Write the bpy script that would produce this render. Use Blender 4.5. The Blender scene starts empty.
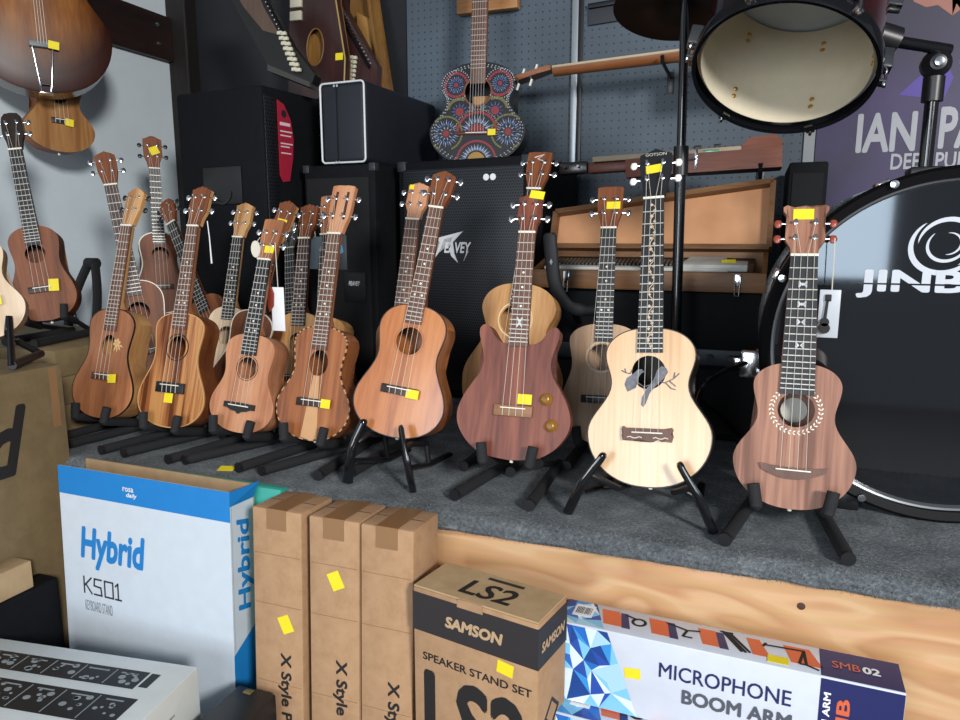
import bpy, bmesh, math, random
from math import sin, cos, pi, radians, sqrt, atan2
from mathutils import Vector, Matrix, Euler
random.seed(7)
S = bpy.context.scene
COL = S.collection

# ------------------------------------------------------------------ camera, world, light, exposure
cam_d = bpy.data.cameras.new('camera')
cam_d.sensor_width = 36.0
cam_d.lens = 27.0                       # 720 px focal length on a 960 px wide frame
cam = bpy.data.objects.new('camera', cam_d)
COL.objects.link(cam)
cam.location = (0, 0, 1.5)
cam.rotation_euler = (radians(90 - 9.85), 0, radians(20.7))
cam_d.clip_start = 0.05
S.camera = cam

world = bpy.data.worlds.new('world'); S.world = world; world.use_nodes = True
bg = world.node_tree.nodes['Background']
bg.inputs[0].default_value = (0.78, 0.86, 1.0, 1); bg.inputs[1].default_value = 0.22

def area(name, loc, target, sx, sy, power, color):
    l = bpy.data.lights.new(name, 'AREA'); l.shape = 'RECTANGLE'; l.size = sx; l.size_y = sy
    l.energy = power; l.color = color
    o = bpy.data.objects.new(name, l); COL.objects.link(o); o.location = loc
    o.rotation_euler = (Vector(target) - Vector(loc)).to_track_quat('-Z', 'Y').to_euler()
    return o
area('high_window_daylight', (3.1, -2.7, 3.1), (-0.8, 1.6, 1.3), 0.75, 0.75, 320, (1.0, 0.98, 0.95))
area('doorway_daylight', (-1.0, -3.4, 1.8), (-0.3, 1.6, 1.2), 1.6, 1.8, 100, (0.90, 0.95, 1.0))
area('shopfront_daylight', (0.62, -3.6, 1.75), (0.2, 1.6, 1.3), 0.75, 1.2, 24, (0.66, 0.83, 1.0))

vs = S.view_settings
vs.view_transform = 'Standard'; vs.look = 'None'; vs.gamma = 1; vs.use_curve_mapping = False
vs.exposure = -0.08

# ------------------------------------------------------------------ materials
def lin(h):
    h = h.lstrip('#')
    v = [int(h[i:i+2], 16) / 255 for i in (0, 2, 4)]
    return tuple((c / 12.92 if c <= .04045 else ((c + .055) / 1.055) ** 2.4) for c in v) + (1,)

MATS = {}
def new_mat(name):
    m = bpy.data.materials.new(name); m.use_nodes = True
    nt = m.node_tree; b = nt.nodes['Principled BSDF']
    return m, nt, b

def flat(name, col, rough=.5, metal=0, spec=.5, var=0.0, vscale=30, coat=0):
    if name in MATS: return MATS[name]
    m, nt, b = new_mat(name)
    c = lin(col)
    b.inputs['Roughness'].default_value = rough; b.inputs['Metallic'].default_value = metal
    b.inputs['Specular IOR Level'].default_value = spec; b.inputs['Coat Weight'].default_value = coat
    tc = nt.nodes.new('ShaderNodeTexCoord'); n = nt.nodes.new('ShaderNodeTexNoise')
    n.inputs['Scale'].default_value = vscale; n.inputs['Detail'].default_value = 4
    nt.links.new(tc.outputs['Object'], n.inputs['Vector'])
    r = nt.nodes.new('ShaderNodeValToRGB')
    k = max(var, .03)
    r.color_ramp.elements[0].position = .3; r.color_ramp.elements[1].position = .7
    r.color_ramp.elements[0].color = tuple(x * (1 - k) for x in c[:3]) + (1,)
    r.color_ramp.elements[1].color = tuple(min(1, x * (1 + k)) for x in c[:3]) + (1,)
    nt.links.new(n.outputs['Fac'], r.inputs['Fac']); nt.links.new(r.outputs[0], b.inputs['Base Color'])
    MATS[name] = m
    return m

def wood(name, dark, mid, light, band=9, rough=.35, axis='z', stretch=.09, fine=160, warp=1.0, coat=.0, gap=.15):
    if name in MATS: return MATS[name]
    m, nt, b = new_mat(name); N = nt.nodes.new; L = nt.links.new
    tc = N('ShaderNodeTexCoord'); mp = N('ShaderNodeMapping')
    sc = {'x': (stretch, 1, 1), 'y': (1, stretch, 1), 'z': (1, 1, stretch)}[axis]
    mp.inputs['Scale'].default_value = sc
    mp.inputs['Location'].default_value = (random.random() * 3, random.random() * 3, random.random() * 3)
    L(tc.outputs['Object'], mp.inputs['Vector'])
    n1 = N('ShaderNodeTexNoise'); n1.inputs['Scale'].default_value = band; n1.inputs['Detail'].default_value = 3; n1.inputs['Distortion'].default_value = warp
    n2 = N('ShaderNodeTexNoise'); n2.inputs['Scale'].default_value = fine; n2.inputs['Detail'].default_value = 3
    L(mp.outputs[0], n1.inputs['Vector']); L(mp.outputs[0], n2.inputs['Vector'])
    mx = N('ShaderNodeMix'); mx.data_type = 'FLOAT'; mx.inputs['Factor'].default_value = .3
    L(n1.outputs['Fac'], mx.inputs['A']); L(n2.outputs['Fac'], mx.inputs['B'])
    r = N('ShaderNodeValToRGB'); e = r.color_ramp.elements
    e[0].position = .5 - gap; e[0].color = lin(dark); e[1].position = .5 + gap; e[1].color = lin(light)
    x = r.color_ramp.elements.new(.5); x.color = lin(mid)
    L(mx.outputs['Result'], r.inputs['Fac']); L(r.outputs[0], b.inputs['Base Color'])
    b.inputs['Roughness'].default_value = rough; b.inputs['Coat Weight'].default_value = coat
    b.inputs['Coat Roughness'].default_value = .15
    MATS[name] = m
    return m

def bumpy(name, cols, scale, rough=.9, strength=.4, dist=.004, detail=6, sx=(1, 1, 1)):
    if name in MATS: return MATS[name]
    m, nt, b = new_mat(name); N = nt.nodes.new; L = nt.links.new
    tc = N('ShaderNodeTexCoord'); mp = N('ShaderNodeMapping'); mp.inputs['Scale'].default_value = sx
    L(tc.outputs['Object'], mp.inputs['Vector'])
    n = N('ShaderNodeTexNoise'); n.inputs['Scale'].default_value = scale; n.inputs['Detail'].default_value = detail; n.inputs['Roughness'].default_value = .7
    n2 = N('ShaderNodeTexNoise'); n2.inputs['Scale'].default_value = scale * .12; n2.inputs['Detail'].default_value = 3
    L(mp.outputs[0], n.inputs['Vector']); L(mp.outputs[0], n2.inputs['Vector'])
    mx = N('ShaderNodeMix'); mx.data_type = 'FLOAT'; mx.inputs['Factor'].default_value = .35
    L(n.outputs['Fac'], mx.inputs['A']); L(n2.outputs['Fac'], mx.inputs['B'])
    r = N('ShaderNodeValToRGB'); e = r.color_ramp.elements
    e[0].position = .36; e[0].color = lin(cols[0]); e[1].position = .64; e[1].color = lin(cols[-1])
    if len(cols) == 3:
        q = e.new(.5); q.color = lin(cols[1])
    L(mx.outputs['Result'], r.inputs['Fac']); L(r.outputs[0], b.inputs['Base Color'])
    bp = N('ShaderNodeBump'); bp.inputs['Strength'].default_value = strength; bp.inputs['Distance'].default_value = dist
    L(n.outputs['Fac'], bp.inputs['Height']); L(bp.outputs[0], b.inputs['Normal'])
    b.inputs['Roughness'].default_value = rough
    MATS[name] = m
    return m

def dotted(name, base, dot, pitch, radius, plane='xz', rough=.6, noise=.25, stagger=False, metal=0):
    """a sheet with a regular grid of round holes"""
    if name in MATS: return MATS[name]
    m, nt, b = new_mat(name); N = nt.nodes.new; L = nt.links.new
    tc = N('ShaderNodeTexCoord'); sp = N('ShaderNodeSeparateXYZ'); L(tc.outputs['Object'], sp.inputs[0])
    def mth(op, a, bb=None):
        n = N('ShaderNodeMath'); n.operation = op
        for i, v in enumerate((a, bb)):
            if v is None: continue
            if isinstance(v, (int, float)): n.inputs[i].default_value = v
            else: L(v, n.inputs[i])
        return n.outputs[0]
    o = {'x': sp.outputs[0], 'y': sp.outputs[1], 'z': sp.outputs[2]}
    u = mth('DIVIDE', o[plane[0]], pitch); v = mth('DIVIDE', o[plane[1]], pitch)
    if stagger:
        row = mth('FLOOR', v); u = mth('ADD', u, mth('MULTIPLY', row, .5))
    fu = mth('SUBTRACT', mth('FRACT', u), .5); fv = mth('SUBTRACT', mth('FRACT', v), .5)
    d = mth('SQRT', mth('ADD', mth('MULTIPLY', fu, fu), mth('MULTIPLY', fv, fv)))
    hole = mth('LESS_THAN', d, radius / pitch)
    nz = N('ShaderNodeTexNoise'); nz.inputs['Scale'].default_value = 2.2; nz.inputs['Detail'].default_value = 5
    L(tc.outputs['Object'], nz.inputs['Vector'])
    r = N('ShaderNodeValToRGB'); c = lin(base)
    r.color_ramp.elements[0].position = .3; r.color_ramp.elements[1].position = .72
    r.color_ramp.elements[0].color = tuple(x * (1 - noise) for x in c[:3]) + (1,)
    r.color_ramp.elements[1].color = tuple(x * (1 + noise) for x in c[:3]) + (1,)
    L(nz.outputs['Fac'], r.inputs['Fac'])
    mx = N('ShaderNodeMix'); mx.data_type = 'RGBA'; L(hole, mx.inputs['Factor'])
    L(r.outputs[0], mx.inputs['A']); mx.inputs['B'].default_value = lin(dot)
    L(mx.outputs['Result'], b.inputs['Base Color'])
    b.inputs['Roughness'].default_value = rough; b.inputs['Metallic'].default_value = metal
    MATS[name] = m
    return m

BLACKPL = flat('black_plastic', '#17171a', .38)
BLACKSH = flat('black_gloss', '#101114', .15, coat=.4)
FOAM = flat('black_foam', '#1b1c1f', .85, var=.2, vscale=200)
BLACKTX = bumpy('black_tolex', ['#08090c', '#101217'], 420, .75, .3, .001)
BLACKTX.node_tree.nodes['Principled BSDF'].inputs['Specular IOR Level'].default_value = .18
NAVYTX = bumpy('navy_case_cover', ['#10131d', '#171b27'], 380, .6, .25, .001)
CHROME = flat('chrome', '#d8dade', .16, 1)
STEEL = flat('steel_string', '#cfccc4', .35, .4)
NYLON = flat('nylon_string', '#c9c4b8', .4)
IVORY = flat('ivory_plastic', '#e9e4d4', .4)
YEL = flat('yellow_price_sticker', '#ecd820', .6)
WHITEP = flat('white_paper', '#e8eaec', .7)
ROSEW = wood('rosewood', '#2a1a17', '#3a2622', '#4a322b', 14, .45)
ROSEW2 = wood('brown_rosewood', '#4b3026', '#5d3d30', '#6f4a3a', 14, .45)
EBONY = flat('ebony', '#1d1e22', .4, var=.15)
DARKHOLE = flat('dark_inside', '#0b0908', .9)
KRAFT = bumpy('kraft_cardboard', ['#9a7757', '#a98563', '#b18e6c'], 26, .85, .12, .002)
KRAFTD = bumpy('kraft_cardboard_olive', ['#716044', '#7c6a4b', '#857354'], 18, .85, .12, .002)
KRAFTL = bumpy('kraft_cardboard_light', ['#a98c66', '#b59973', '#bfa37d'], 20, .85, .1, .002)
TAPE = flat('brown_tape', '#8d6a48', .3)
INK = flat('black_ink', '#1c1a1b', .7)

# ------------------------------------------------------------------ mesh helpers
def build(name, bm, mats, parent=None, angle=35, loc=None, rot=None):
    bmesh.ops.recalc_face_normals(bm, faces=bm.faces)
    me = bpy.data.meshes.new(name); bm.to_mesh(me); bm.free()
    for m in (mats if isinstance(mats, (list, tuple)) else [mats]): me.materials.append(m)
    if angle:
        me.polygons.foreach_set('use_smooth', [True] * len(me.polygons)); me.set_sharp_from_angle(angle=radians(angle))
    return link(name, me, parent, loc, rot)

def link(name, me, parent=None, loc=None, rot=None, scale=None):
    o = bpy.data.objects.new(name, me); COL.objects.link(o)
    if parent: o.parent = parent
    if loc is not None: o.location = loc
    if rot is not None: o.rotation_euler = rot
    if scale is not None: o.scale = scale
    return o

def tag(o, label, cat, group=None, kind=None):
    if label: o['label'] = label
    if cat: o['category'] = cat
    if group: o['group'] = group
    if kind: o['kind'] = kind
    return o

def thing(name, label, cat, loc=(0, 0, 0), rot=(0, 0, 0), group=None):
    o = bpy.data.objects.new(name, None); o.empty_display_size = .05; COL.objects.link(o)
    o.location = loc; o.rotation_euler = rot
    return tag(o, label, cat, group)

def struct(name, bm, m, parent=None, angle=None):
    o = build(name, bm, m, parent, angle); 
    if not parent: o['kind'] = 'structure'
    return o

def B(): return bmesh.new()

def bx(bm, x0, x1, y0, y1, z0, z1, bev=0, mi=0, seg=2):
    v = [bm.verts.new(p) for p in ((x0, y0, z0), (x1, y0, z0), (x1, y1, z0), (x0, y1, z0), (x0, y0, z1), (x1, y0, z1), (x1, y1, z1), (x0, y1, z1))]
    fs = [bm.faces.new([v[i] for i in q]) for q in ((0, 3, 2, 1), (4, 5, 6, 7), (0, 1, 5, 4), (1, 2, 6, 5), (2, 3, 7, 6), (3, 0, 4, 7))]
    for f in fs: f.material_index = mi
    if bev:
        es = list({e for f in fs for e in f.edges})
        r = bmesh.ops.bevel(bm, geom=es, offset=bev, segments=seg, profile=.5, affect='EDGES')
        for f in r['faces']: f.material_index = mi
    return bm

def tube(bm, path, r, seg=10, mi=0, cap=True, flat=None):
    """sweep a circle (radius number or list) along a polyline; flat=(a,b,up) gives an elliptic/rect section"""
    P = [Vector(p) for p in path]; n = len(P)
    R = r if isinstance(r, (list, tuple)) else [r] * n
    rings = []; up = None
    for i in range(n):
        t = ((P[min(i + 1, n - 1)] - P[i]).normalized() + (P[i] - P[max(i - 1, 0)]).normalized())
        t = t.normalized() if t.length > 1e-9 else Vector((0, 0, 1))
        if up is None:
            ref = Vector((0, 0, 1)) if abs(t.z) < .9 else Vector((1, 0, 0))
            a = t.cross(ref).normalized()
        else:
            a = (up - t * up.dot(t)).normalized()
        up = a; b = t.cross(a).normalized()
        rings.append([bm.verts.new(P[i] + a * (R[i] * cos(2 * pi * k / seg)) + b * (R[i] * (flat or 1) * sin(2 * pi * k / seg))) for k in range(seg)])
    for i in range(n - 1):
        for k in range(seg):
            f = bm.faces.new((rings[i][k], rings[i][(k + 1) % seg], rings[i + 1][(k + 1) % seg], rings[i + 1][k])); f.material_index = mi
    if cap:
        for q in (rings[0][::-1], rings[-1]):
            f = bm.faces.new(q); f.material_index = mi
    return bm

def smooth_path(pts, n=6):
    P = [Vector(p) for p in pts]; out = []
    for i in range(len(P) - 1):
        p0 = P[max(i - 1, 0)]; p1 = P[i]; p2 = P[i + 1]; p3 = P[min(i + 2, len(P) - 1)]
        for k in range(n):
            t = k / n
            out.append(.5 * ((2 * p1) + (p2 - p0) * t + (2 * p0 - 5 * p1 + 4 * p2 - p3) * t * t + (3 * p1 - p0 - 3 * p2 + p3) * t ** 3))
    out.append(P[-1]); return out

def prism(bm, pts, y0, y1, mi=0, plane='xz'):
    """extrude a 2-D outline; plane xz -> depth along y"""
    def mk(p, d):
        return {'xz': (p[0], d, p[1]), 'xy': (p[0], p[1], d), 'yz': (d, p[0], p[1])}[plane]
    a = [bm.verts.new(mk(p, y0)) for p in pts]; b = [bm.verts.new(mk(p, y1)) for p in pts]
    n = len(pts)
    fs = [bm.faces.new(a), bm.faces.new(b[::-1])]
    for i in range(n): fs.append(bm.faces.new((a[i], b[i], b[(i + 1) % n], a[(i + 1) % n])))
    for f in fs: f.material_index = mi
    bmesh.ops.triangulate(bm, faces=fs[:2])
    return bm

def disc(bm, c, r, y0, y1, seg=20, mi=0, rx=None):
    return prism(bm, [(c[0] + (rx or r) * cos(2 * pi * k / seg), c[1] + r * sin(2 * pi * k / seg)) for k in range(seg)], y0, y1, mi)

def ring(bm, c, r0, r1, y0, y1, a0=0, a1=2 * pi, seg=40, mi=0):
    full = abs(a1 - a0 - 2 * pi) < 1e-6
    vs = []
    n = seg if full else seg + 1
    for k in range(n):
        a = a0 + (a1 - a0) * k / seg
        vs.append([bm.verts.new((c[0] + q * cos(a), y, c[1] + q * sin(a))) for q, y in ((r0, y0), (r1, y0), (r1, y1), (r0, y1))])
    for k in range(seg if full else seg):
        p = vs[k]; q = vs[(k + 1) % n]
        for i in range(4):
            f = bm.faces.new((p[i], p[(i + 1) % 4], q[(i + 1) % 4], q[i])); f.material_index = mi
    if not full:
        for q in (vs[0], vs[-1]):
            f = bm.faces.new(q); f.material_index = mi
    return bm

def lathe(bm, prof, seg=32, mi=0, M=None):
    """revolve (r, h) profile round local Z"""
    rings = []
    for r, h in prof:
        if r < 1e-6: rings.append([bm.verts.new((0, 0, h))])
        else: rings.append([bm.verts.new((r * cos(2 * pi * k / seg), r * sin(2 * pi * k / seg), h)) for k in range(seg)])
    new = [v for q in rings for v in q]
    for a, b in zip(rings, rings[1:]):
        for k in range(seg):
            q = [a[k % len(a)], a[(k + 1) % len(a)], b[(k + 1) % len(b)], b[k % len(b)]]
            q = list(dict.fromkeys(q))
            if len(q) > 2:
                f = bm.faces.new(q); f.material_index = mi
    if M is not None: bmesh.ops.transform(bm, matrix=M, verts=new)
    return bm

def frame(o, xd, ud):
    """4x4 whose x is xd, y is ud (for flat print on a face)"""
    x = Vector(xd).normalized(); u = Vector(ud); u = (u - x * u.dot(x)).normalized(); n = x.cross(u)
    M = Matrix((x, u, n)).transposed().to_4x4(); M.translation = Vector(o); return M

def text(name, s, M, w, h, mat, parent, bold=0.0, shear=0.0, depth=.0004, label=None):
    """lettering centred on M's origin, fitted to w x h"""
    cu = bpy.data.curves.new(name, 'FONT'); cu.body = s; cu.shear = shear; cu.resolution_u = 3
    tmp = bpy.data.objects.new('tmp_text', cu); COL.objects.link(tmp)
    dg = bpy.context.evaluated_depsgraph_get()
    me = bpy.data.meshes.new_from_object(tmp.evaluated_get(dg))
    bpy.data.objects.remove(tmp); bpy.data.curves.remove(cu)
    if bold:
        tb = bmesh.new(); tb.from_mesh(me); base_geom = list(tb.verts) + list(tb.edges) + list(tb.faces)
        src_v = list(tb.verts)
        for q in range(8):
            r_ = bmesh.ops.duplicate(tb, geom=base_geom)
            bmesh.ops.translate(tb, vec=(bold * cos(q * pi / 4), bold * sin(q * pi / 4), (q + 1) * 2e-5), verts=[g_ for g_ in r_['geom'] if isinstance(g_, bmesh.types.BMVert)])
        tb.to_mesh(me); tb.free()
    xs = [v.co.x for v in me.vertices]; ys = [v.co.y for v in me.vertices]
    x0, x1, y0, y1 = min(xs), max(xs), min(ys), max(ys)
    kx, ky = w / (x1 - x0), h / (y1 - y0)
    for v in me.vertices:
        v.co = M @ Vector(((v.co.x - (x0 + x1) / 2) * kx, (v.co.y - (y0 + y1) / 2) * ky, depth + v.co.z))
    me.materials.clear(); me.materials.append(mat); me.name = name
    o = link(name, me, parent)
    if label: o['label'] = label
    return o

def patch(bm, M, x0, x1, y0, y1, d=.0003, mi=0, rot=0):
    c = Vector(((x0 + x1) / 2, (y0 + y1) / 2, 0)); R = Matrix.Rotation(rot, 4, 'Z')
    vs = []
    for z in (0, d):
        vs.append([bm.verts.new(M @ (c + R @ (Vector((x, y, z)) - c))) for x, y in ((x0, y0), (x1, y0), (x1, y1), (x0, y1))])
    fs = [bm.faces.new(vs[0][::-1]), bm.faces.new(vs[1])] + [bm.faces.new((vs[0][i], vs[0][(i + 1) % 4], vs[1][(i + 1) % 4], vs[1][i])) for i in range(4)]
    for f in fs: f.material_index = mi
    return bm

def poly(bm, M, pts, d=.0003, mi=0):
    a = [bm.verts.new(M @ Vector((x, y, 0))) for x, y in pts]; b = [bm.verts.new(M @ Vector((x, y, d))) for x, y in pts]
    n = len(pts); fs = [bm.faces.new(a[::-1]), bm.faces.new(b)]
    for i in range(n): bm.faces.new((a[i], a[(i + 1) % n], b[(i + 1) % n], b[i])).material_index = mi
    for f in fs: f.material_index = mi
    bmesh.ops.triangulate(bm, faces=fs)
    return bm

def sticker(parent, M, w=.02, h=.016, rot=0, name='price_sticker'):
    return build(name, patch(B(), M, -w / 2, w / 2, -h / 2, h / 2, .0004, 0, rot), YEL, parent, None)

# ================================================================== SETTING
WHITEW = bumpy('white_wall_paint', ['#d3e0e7', '#dae6ec'], 9, .8, .05, .001)
XW, YW, ZS = -2.376, 2.62, .98
struct('floor', bx(B(), XW, 3.2, -4.2, YW, -.05, 0), bumpy('grey_floor', ['#4a4846', '#5d5a57'], 12, .7))
struct('wall_left', bx(B(), XW - .1, XW, -1.5, YW + .1, 0, 3.1), WHITEW)
struct('wall_back', bx(B(), XW, 3.2, YW, YW + .1, 0, 3.1), flat('dark_wall_paint', '#1a1c22', .8, var=.15, vscale=6))
struct('ceiling', bx(B(), XW, 3.2, .4, YW + .1, 3.1, 3.2), flat('ceiling_paint', '#8a8c8e', .9))
PEG = dotted('pegboard', '#4a5763', '#20262d', .0254, .0030, 'xz', .55, .35)
struct('trim_1', bx(B(), -1.28, .16, YW - .012, YW, 1.0, 3.0), PEG)                 # pegboard panel on the back wall
struct('trim_2', bx(B(), XW, -2.275, 2.55, YW, ZS, 3.1, .006), wood('dark_post_wood', '#15100f', '#1d1716', '#282020', 8, .6))
struct('trim_3', bx(B(), .125, .157, YW - .02, YW, 1.0, 3.0), flat('grey_edge_strip', '#8e9295', .6))
bm = B(); bx(bm, XW, XW + .03, .4, 2.55, 2.22, 2.395, .004)
tr = struct('trim_4', bm, wood('dark_beam_wood', '#1d1210', '#2b1a17', '#352220', 6, .5, 'y'))
for zz in (2.275, 2.35):
    bm = B(); lathe(bm, [(0, .007), (.006, .006), (.009, 0), (0, 0)], 12); bmesh.ops.rotate(bm, cent=(0, 0, 0), matrix=Matrix.Rotation(pi / 2, 3, 'Y'), verts=bm.verts)
    build('bolt', bm, CHROME, tr, loc=(XW + .03, 2.47, zz))

# stage: plywood box with a carpet laid over it and wrapped round the front edge
PLY = bumpy('plywood', ['#b98a5c', '#c9a073', '#dcb88c'], 5.5, .55, .03, .001, 4, (.55, 1, 2.4))
def plywood():
    m, nt, b = new_mat('plywood_face'); N = nt.nodes.new; L = nt.links.new
    tc = N('ShaderNodeTexCoord'); mp = N('ShaderNodeMapping'); mp.inputs['Scale'].default_value = (.45, 1, 2.6)
    L(tc.outputs['Object'], mp.inputs['Vector'])
    n = N('ShaderNodeTexNoise'); n.inputs['Scale'].default_value = 3.4; n.inputs['Detail'].default_value = 2; n.inputs['Distortion'].default_value = .6
    L(mp.outputs[0], n.inputs['Vector'])
    mu = N('ShaderNodeMath'); mu.operation = 'MULTIPLY'; mu.inputs[1].default_value = 7; L(n.outputs['Fac'], mu.inputs[0])
    fr = N('ShaderNodeMath'); fr.operation = 'FRACT'; L(mu.outputs[0], fr.inputs[0])
    r = N('ShaderNodeValToRGB'); e = r.color_ramp.elements
    e[0].position = 0; e[0].color = lin('#cb9d70'); e[1].position = 1; e[1].color = lin('#cb9d70')
    for p, c in ((.30, '#d3a87b'), (.42, '#dab288'), (.60, '#d8b084'), (.80, '#c4946a'), (.9, '#c6986c')):
        q = e.new(p); q.color = lin(c)
    L(fr.outputs[0], r.inputs['Fac'])
    n2 = N('ShaderNodeTexNoise'); n2.inputs['Scale'].default_value = 90; n2.inputs['Detail'].default_value = 3
    mp2 = N('ShaderNodeMapping'); mp2.inputs['Scale'].default_value = (.06, 1, 1); L(tc.outputs['Object'], mp2.inputs['Vector']); L(mp2.outputs[0], n2.inputs['Vector'])
    mx = N('ShaderNodeMix'); mx.data_type = 'RGBA'; mx.blend_type = 'MULTIPLY'; mx.inputs['Factor'].default_value = .25
    L(r.outputs[0], mx.inputs['A']); L(n2.outputs['Color'], mx.inputs['B'])
    L(mx.outputs['Result'], b.inputs['Base Color']); b.inputs['Roughness'].default_value = .5
    return m
st = struct('trim_5', bx(B(), XW, 2.4, 1.2005, YW, 0, ZS - .029, .001), plywood())
knots = B()
for kx, kz in ((.105, .905),):
    lathe(knots, [(0, .0006), (.005, .0005), (.0065, 0)], 12, 0, Matrix.Translation((kx, 1.1999, kz)) @ Matrix.Rotation(pi / 2, 4, 'X'))
build('knot', knots, flat('knot_brown', '#4a2f22', .7), st)

CARP = bumpy('stage_carpet', ['#474c50', '#686e72', '#8d9397'], 150, 1, 1.0, .006, 8)
bm = B()
prof = [(YW, ZS - .028), (YW, ZS)] + [(1.205 + .022 * (1 - sin(a)) - .022 + .0, ZS - .022 + .022 * sin(a + 0)) for a in ()]
prof += [(1.207 - .022 * sin(a), ZS - .022 + .022 * cos(a)) for a in [i * pi / 2 / 6 for i in range(7)]] + [(1.184, ZS - .026), (1.187, ZS - .032), (1.192, ZS - .034), (1.2, ZS - .033), (1.2, ZS - .028)]
nx = 160
rows = []
for i in range(nx + 1):
    x = XW + (2.4 - XW) * i / nx
    rows.append([bm.verts.new((x, y + (.0022 * random.uniform(-1, 1) if 0 < k < len(prof) - 1 and y < 1.25 and k < len(prof) - 2 else 0), z + (.0022 * random.uniform(-1, 1) if k in (len(prof) - 4, len(prof) - 3) else 0))) for k, (y, z) in enumerate(prof)])
for i in range(nx):
    for k in range(len(prof)):
        bm.faces.new((rows[i][k], rows[i][(k + 1) % len(prof)], rows[i + 1][(k + 1) % len(prof)], rows[i + 1][k]))
bm.faces.new(rows[0]); bm.faces.new(rows[-1][::-1])
struct('trim_6', bm, CARP, angle=60)

# carpet pile along the wrapped edge (nobody could count it)
bm = B()
for i in range(9000):
    x = random.uniform(-.75, .75); a = random.uniform(-.2, pi / 2 + .6)
    if a > pi / 2: y, z = 1.185, ZS - .018 - random.random() * .014; nrm = Vector((0, -1, -.2))
    else: y = 1.207 - .022 * sin(a) if a > 0 else 1.207 - a * .25; z = ZS - .022 + .022 * cos(max(a, 0)); nrm = Vector((0, -sin(max(a, 0)), cos(max(a, 0))))
    p = Vector((x, y, z)); d = (nrm * .5 + Vector((random.uniform(-1, 1), random.uniform(-1, .3), random.uniform(-1, .4)))).normalized() * random.uniform(.004, .008)
    s = Vector((random.uniform(-1, 1), 0, random.uniform(-1, 1))).normalized() * .0006
    bm.faces.new([bm.verts.new(p - s), bm.verts.new(p + s), bm.verts.new(p + d)])
o = build('carpet_pile', bm, flat('carpet_fibre', '#6a7074', 1, var=.5, vscale=60), None, None)
tag(o, 'grey carpet fibres along the rounded front edge of the stage', 'carpet', kind='stuff')

# ================================================================== UKULELES
W_MAHOG = wood('mahogany_light', '#8a5636', '#a86c46', '#bd8159', 16, .42)
W_KOA = wood('koa_striped', '#5e2f16', '#a1643a', '#c08850', 34, .3, stretch=.04, coat=.2, gap=.085)
W_PINKM = wood('mahogany_pale', '#a66a48', '#bf845f', '#cf9a76', 18, .5)
W_ACACIA = wood('acacia', '#6a3a20', '#98592f', '#ad7040', 30, .35, stretch=.05, coat=.15)
W_ORANGE = wood('mahogany_orange', '#8a4a25', '#b06a3a', '#c4804b', 14, .28, coat=.35)
W_RED = wood('mahogany_red', '#5e2c20', '#7d4331', '#935640', 22, .5)
W_SPRUCE = wood('spruce', '#cfa67c', '#deb88e', '#e7c6a0', 40, .3, stretch=.03, coat=.25)
W_BROWN = wood('walnut_brown', '#6e4532', '#936450', '#ac7c62', 30, .5, stretch=.04, gap=.11)
W_GREYB = wood('greyish_koa', '#97755a', '#b89676', '#c9ac8c', 18, .5)
W_LIGHTK = wood('light_koa', '#9a6a3c', '#bd8b57', '#cda06c', 16, .4)
W_DKMAH = wood('mahogany_dark', '#562b12', '#77401f', '#8d562d', 14, .55)
W_PALE = wood('pale_maple', '#b99f80', '#cbb294', '#d8c2a6', 18, .5)
W_BLACKS = wood('black_walnut', '#1e1714', '#2a211c', '#332a24', 14, .3, coat=.3)
W_NECK = wood('neck_mahogany', '#7b4a2c', '#945c39', '#a66d48', 12, .45)

PEGM = {}
def peg_meshes(button):
    if 'post' not in PEGM:
        bm = B()
        lathe(bm, [(.0042, 0), (.0042, .002), (.0022, .003), (.0022, .011), (.0028, .012), (0, .0125)], 10, 0, Matrix.Rotation(pi / 2, 4, 'X'))
        o = build('tmp', bm, CHROME); PEGM['post'] = o.data; bpy.data.objects.remove(o)
    if button.name not in PEGM:
        bm = B(); tube(bm, [(0, 0, 0), (.009, 0, 0)], .0022, 8, 0)
        o = build('tmp', bm, CHROME); PEGM['shaft'] = o.data; bpy.data.objects.remove(o)
        bm = B()
        lathe(bm, [(0, -.008), (.0035, -.0075), (.0065, -.003), (.007, .001), (.005, .006), (0, .0075)], 12)
        bmesh.ops.scale(bm, vec=(1, .55, 1), verts=bm.verts)
        o = build('tmp', bm, button); PEGM[button.name] = o.data; bpy.data.objects.remove(o)
    return PEGM['post'], PEGM['shaft'], PEGM[button.name]

bm = B(); bx(bm, -.5, .5, -.5, .5, -.5, .5); _o = build('tmp', bm, STEEL); FRET_ME = _o.data; bpy.data.objects.remove(_o)
bm = B(); lathe(bm, [(0, .0004), (.5, .0004), (.5, 0)], 12, 0, Matrix.Rotation(pi / 2, 4, 'X')); _o = build('tmp', bm, IVORY); DOT_ME = _o.data; bpy.data.objects.remove(_o)

def body_outline(d, n=14):
    lb, zl = d['lb']; wa, zw = d['wa']; ub, zu = d['ub']; bt = d['bt']
    pts = []
    for i in range(n + 1):
        a = pi / 2 * i / n
        pts.append((lb * sin(a) ** .9, zl - zl * cos(a)))
    def mid(p, q, k):
        for i in range(1, k + 1):
            t = i / k; s = .5 - .5 * cos(pi * t)
            pts.append((p[0] + (q[0] - p[0]) * s, p[1] + (q[1] - p[1]) * t))
    mid((lb, zl), (wa, zw), 9); mid((wa, zw), (ub, zu), 7)
    for i in range(1, n + 1):
        a = pi / 2 * i / n
        pts.append((ub * cos(a) ** .82 if i < n else 0, zu + (bt - zu) * sin(a) ** 1.0))
    right = pts; left = [(-x, z) for x, z in pts[1:-1]][::-1]
    return right + left

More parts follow.
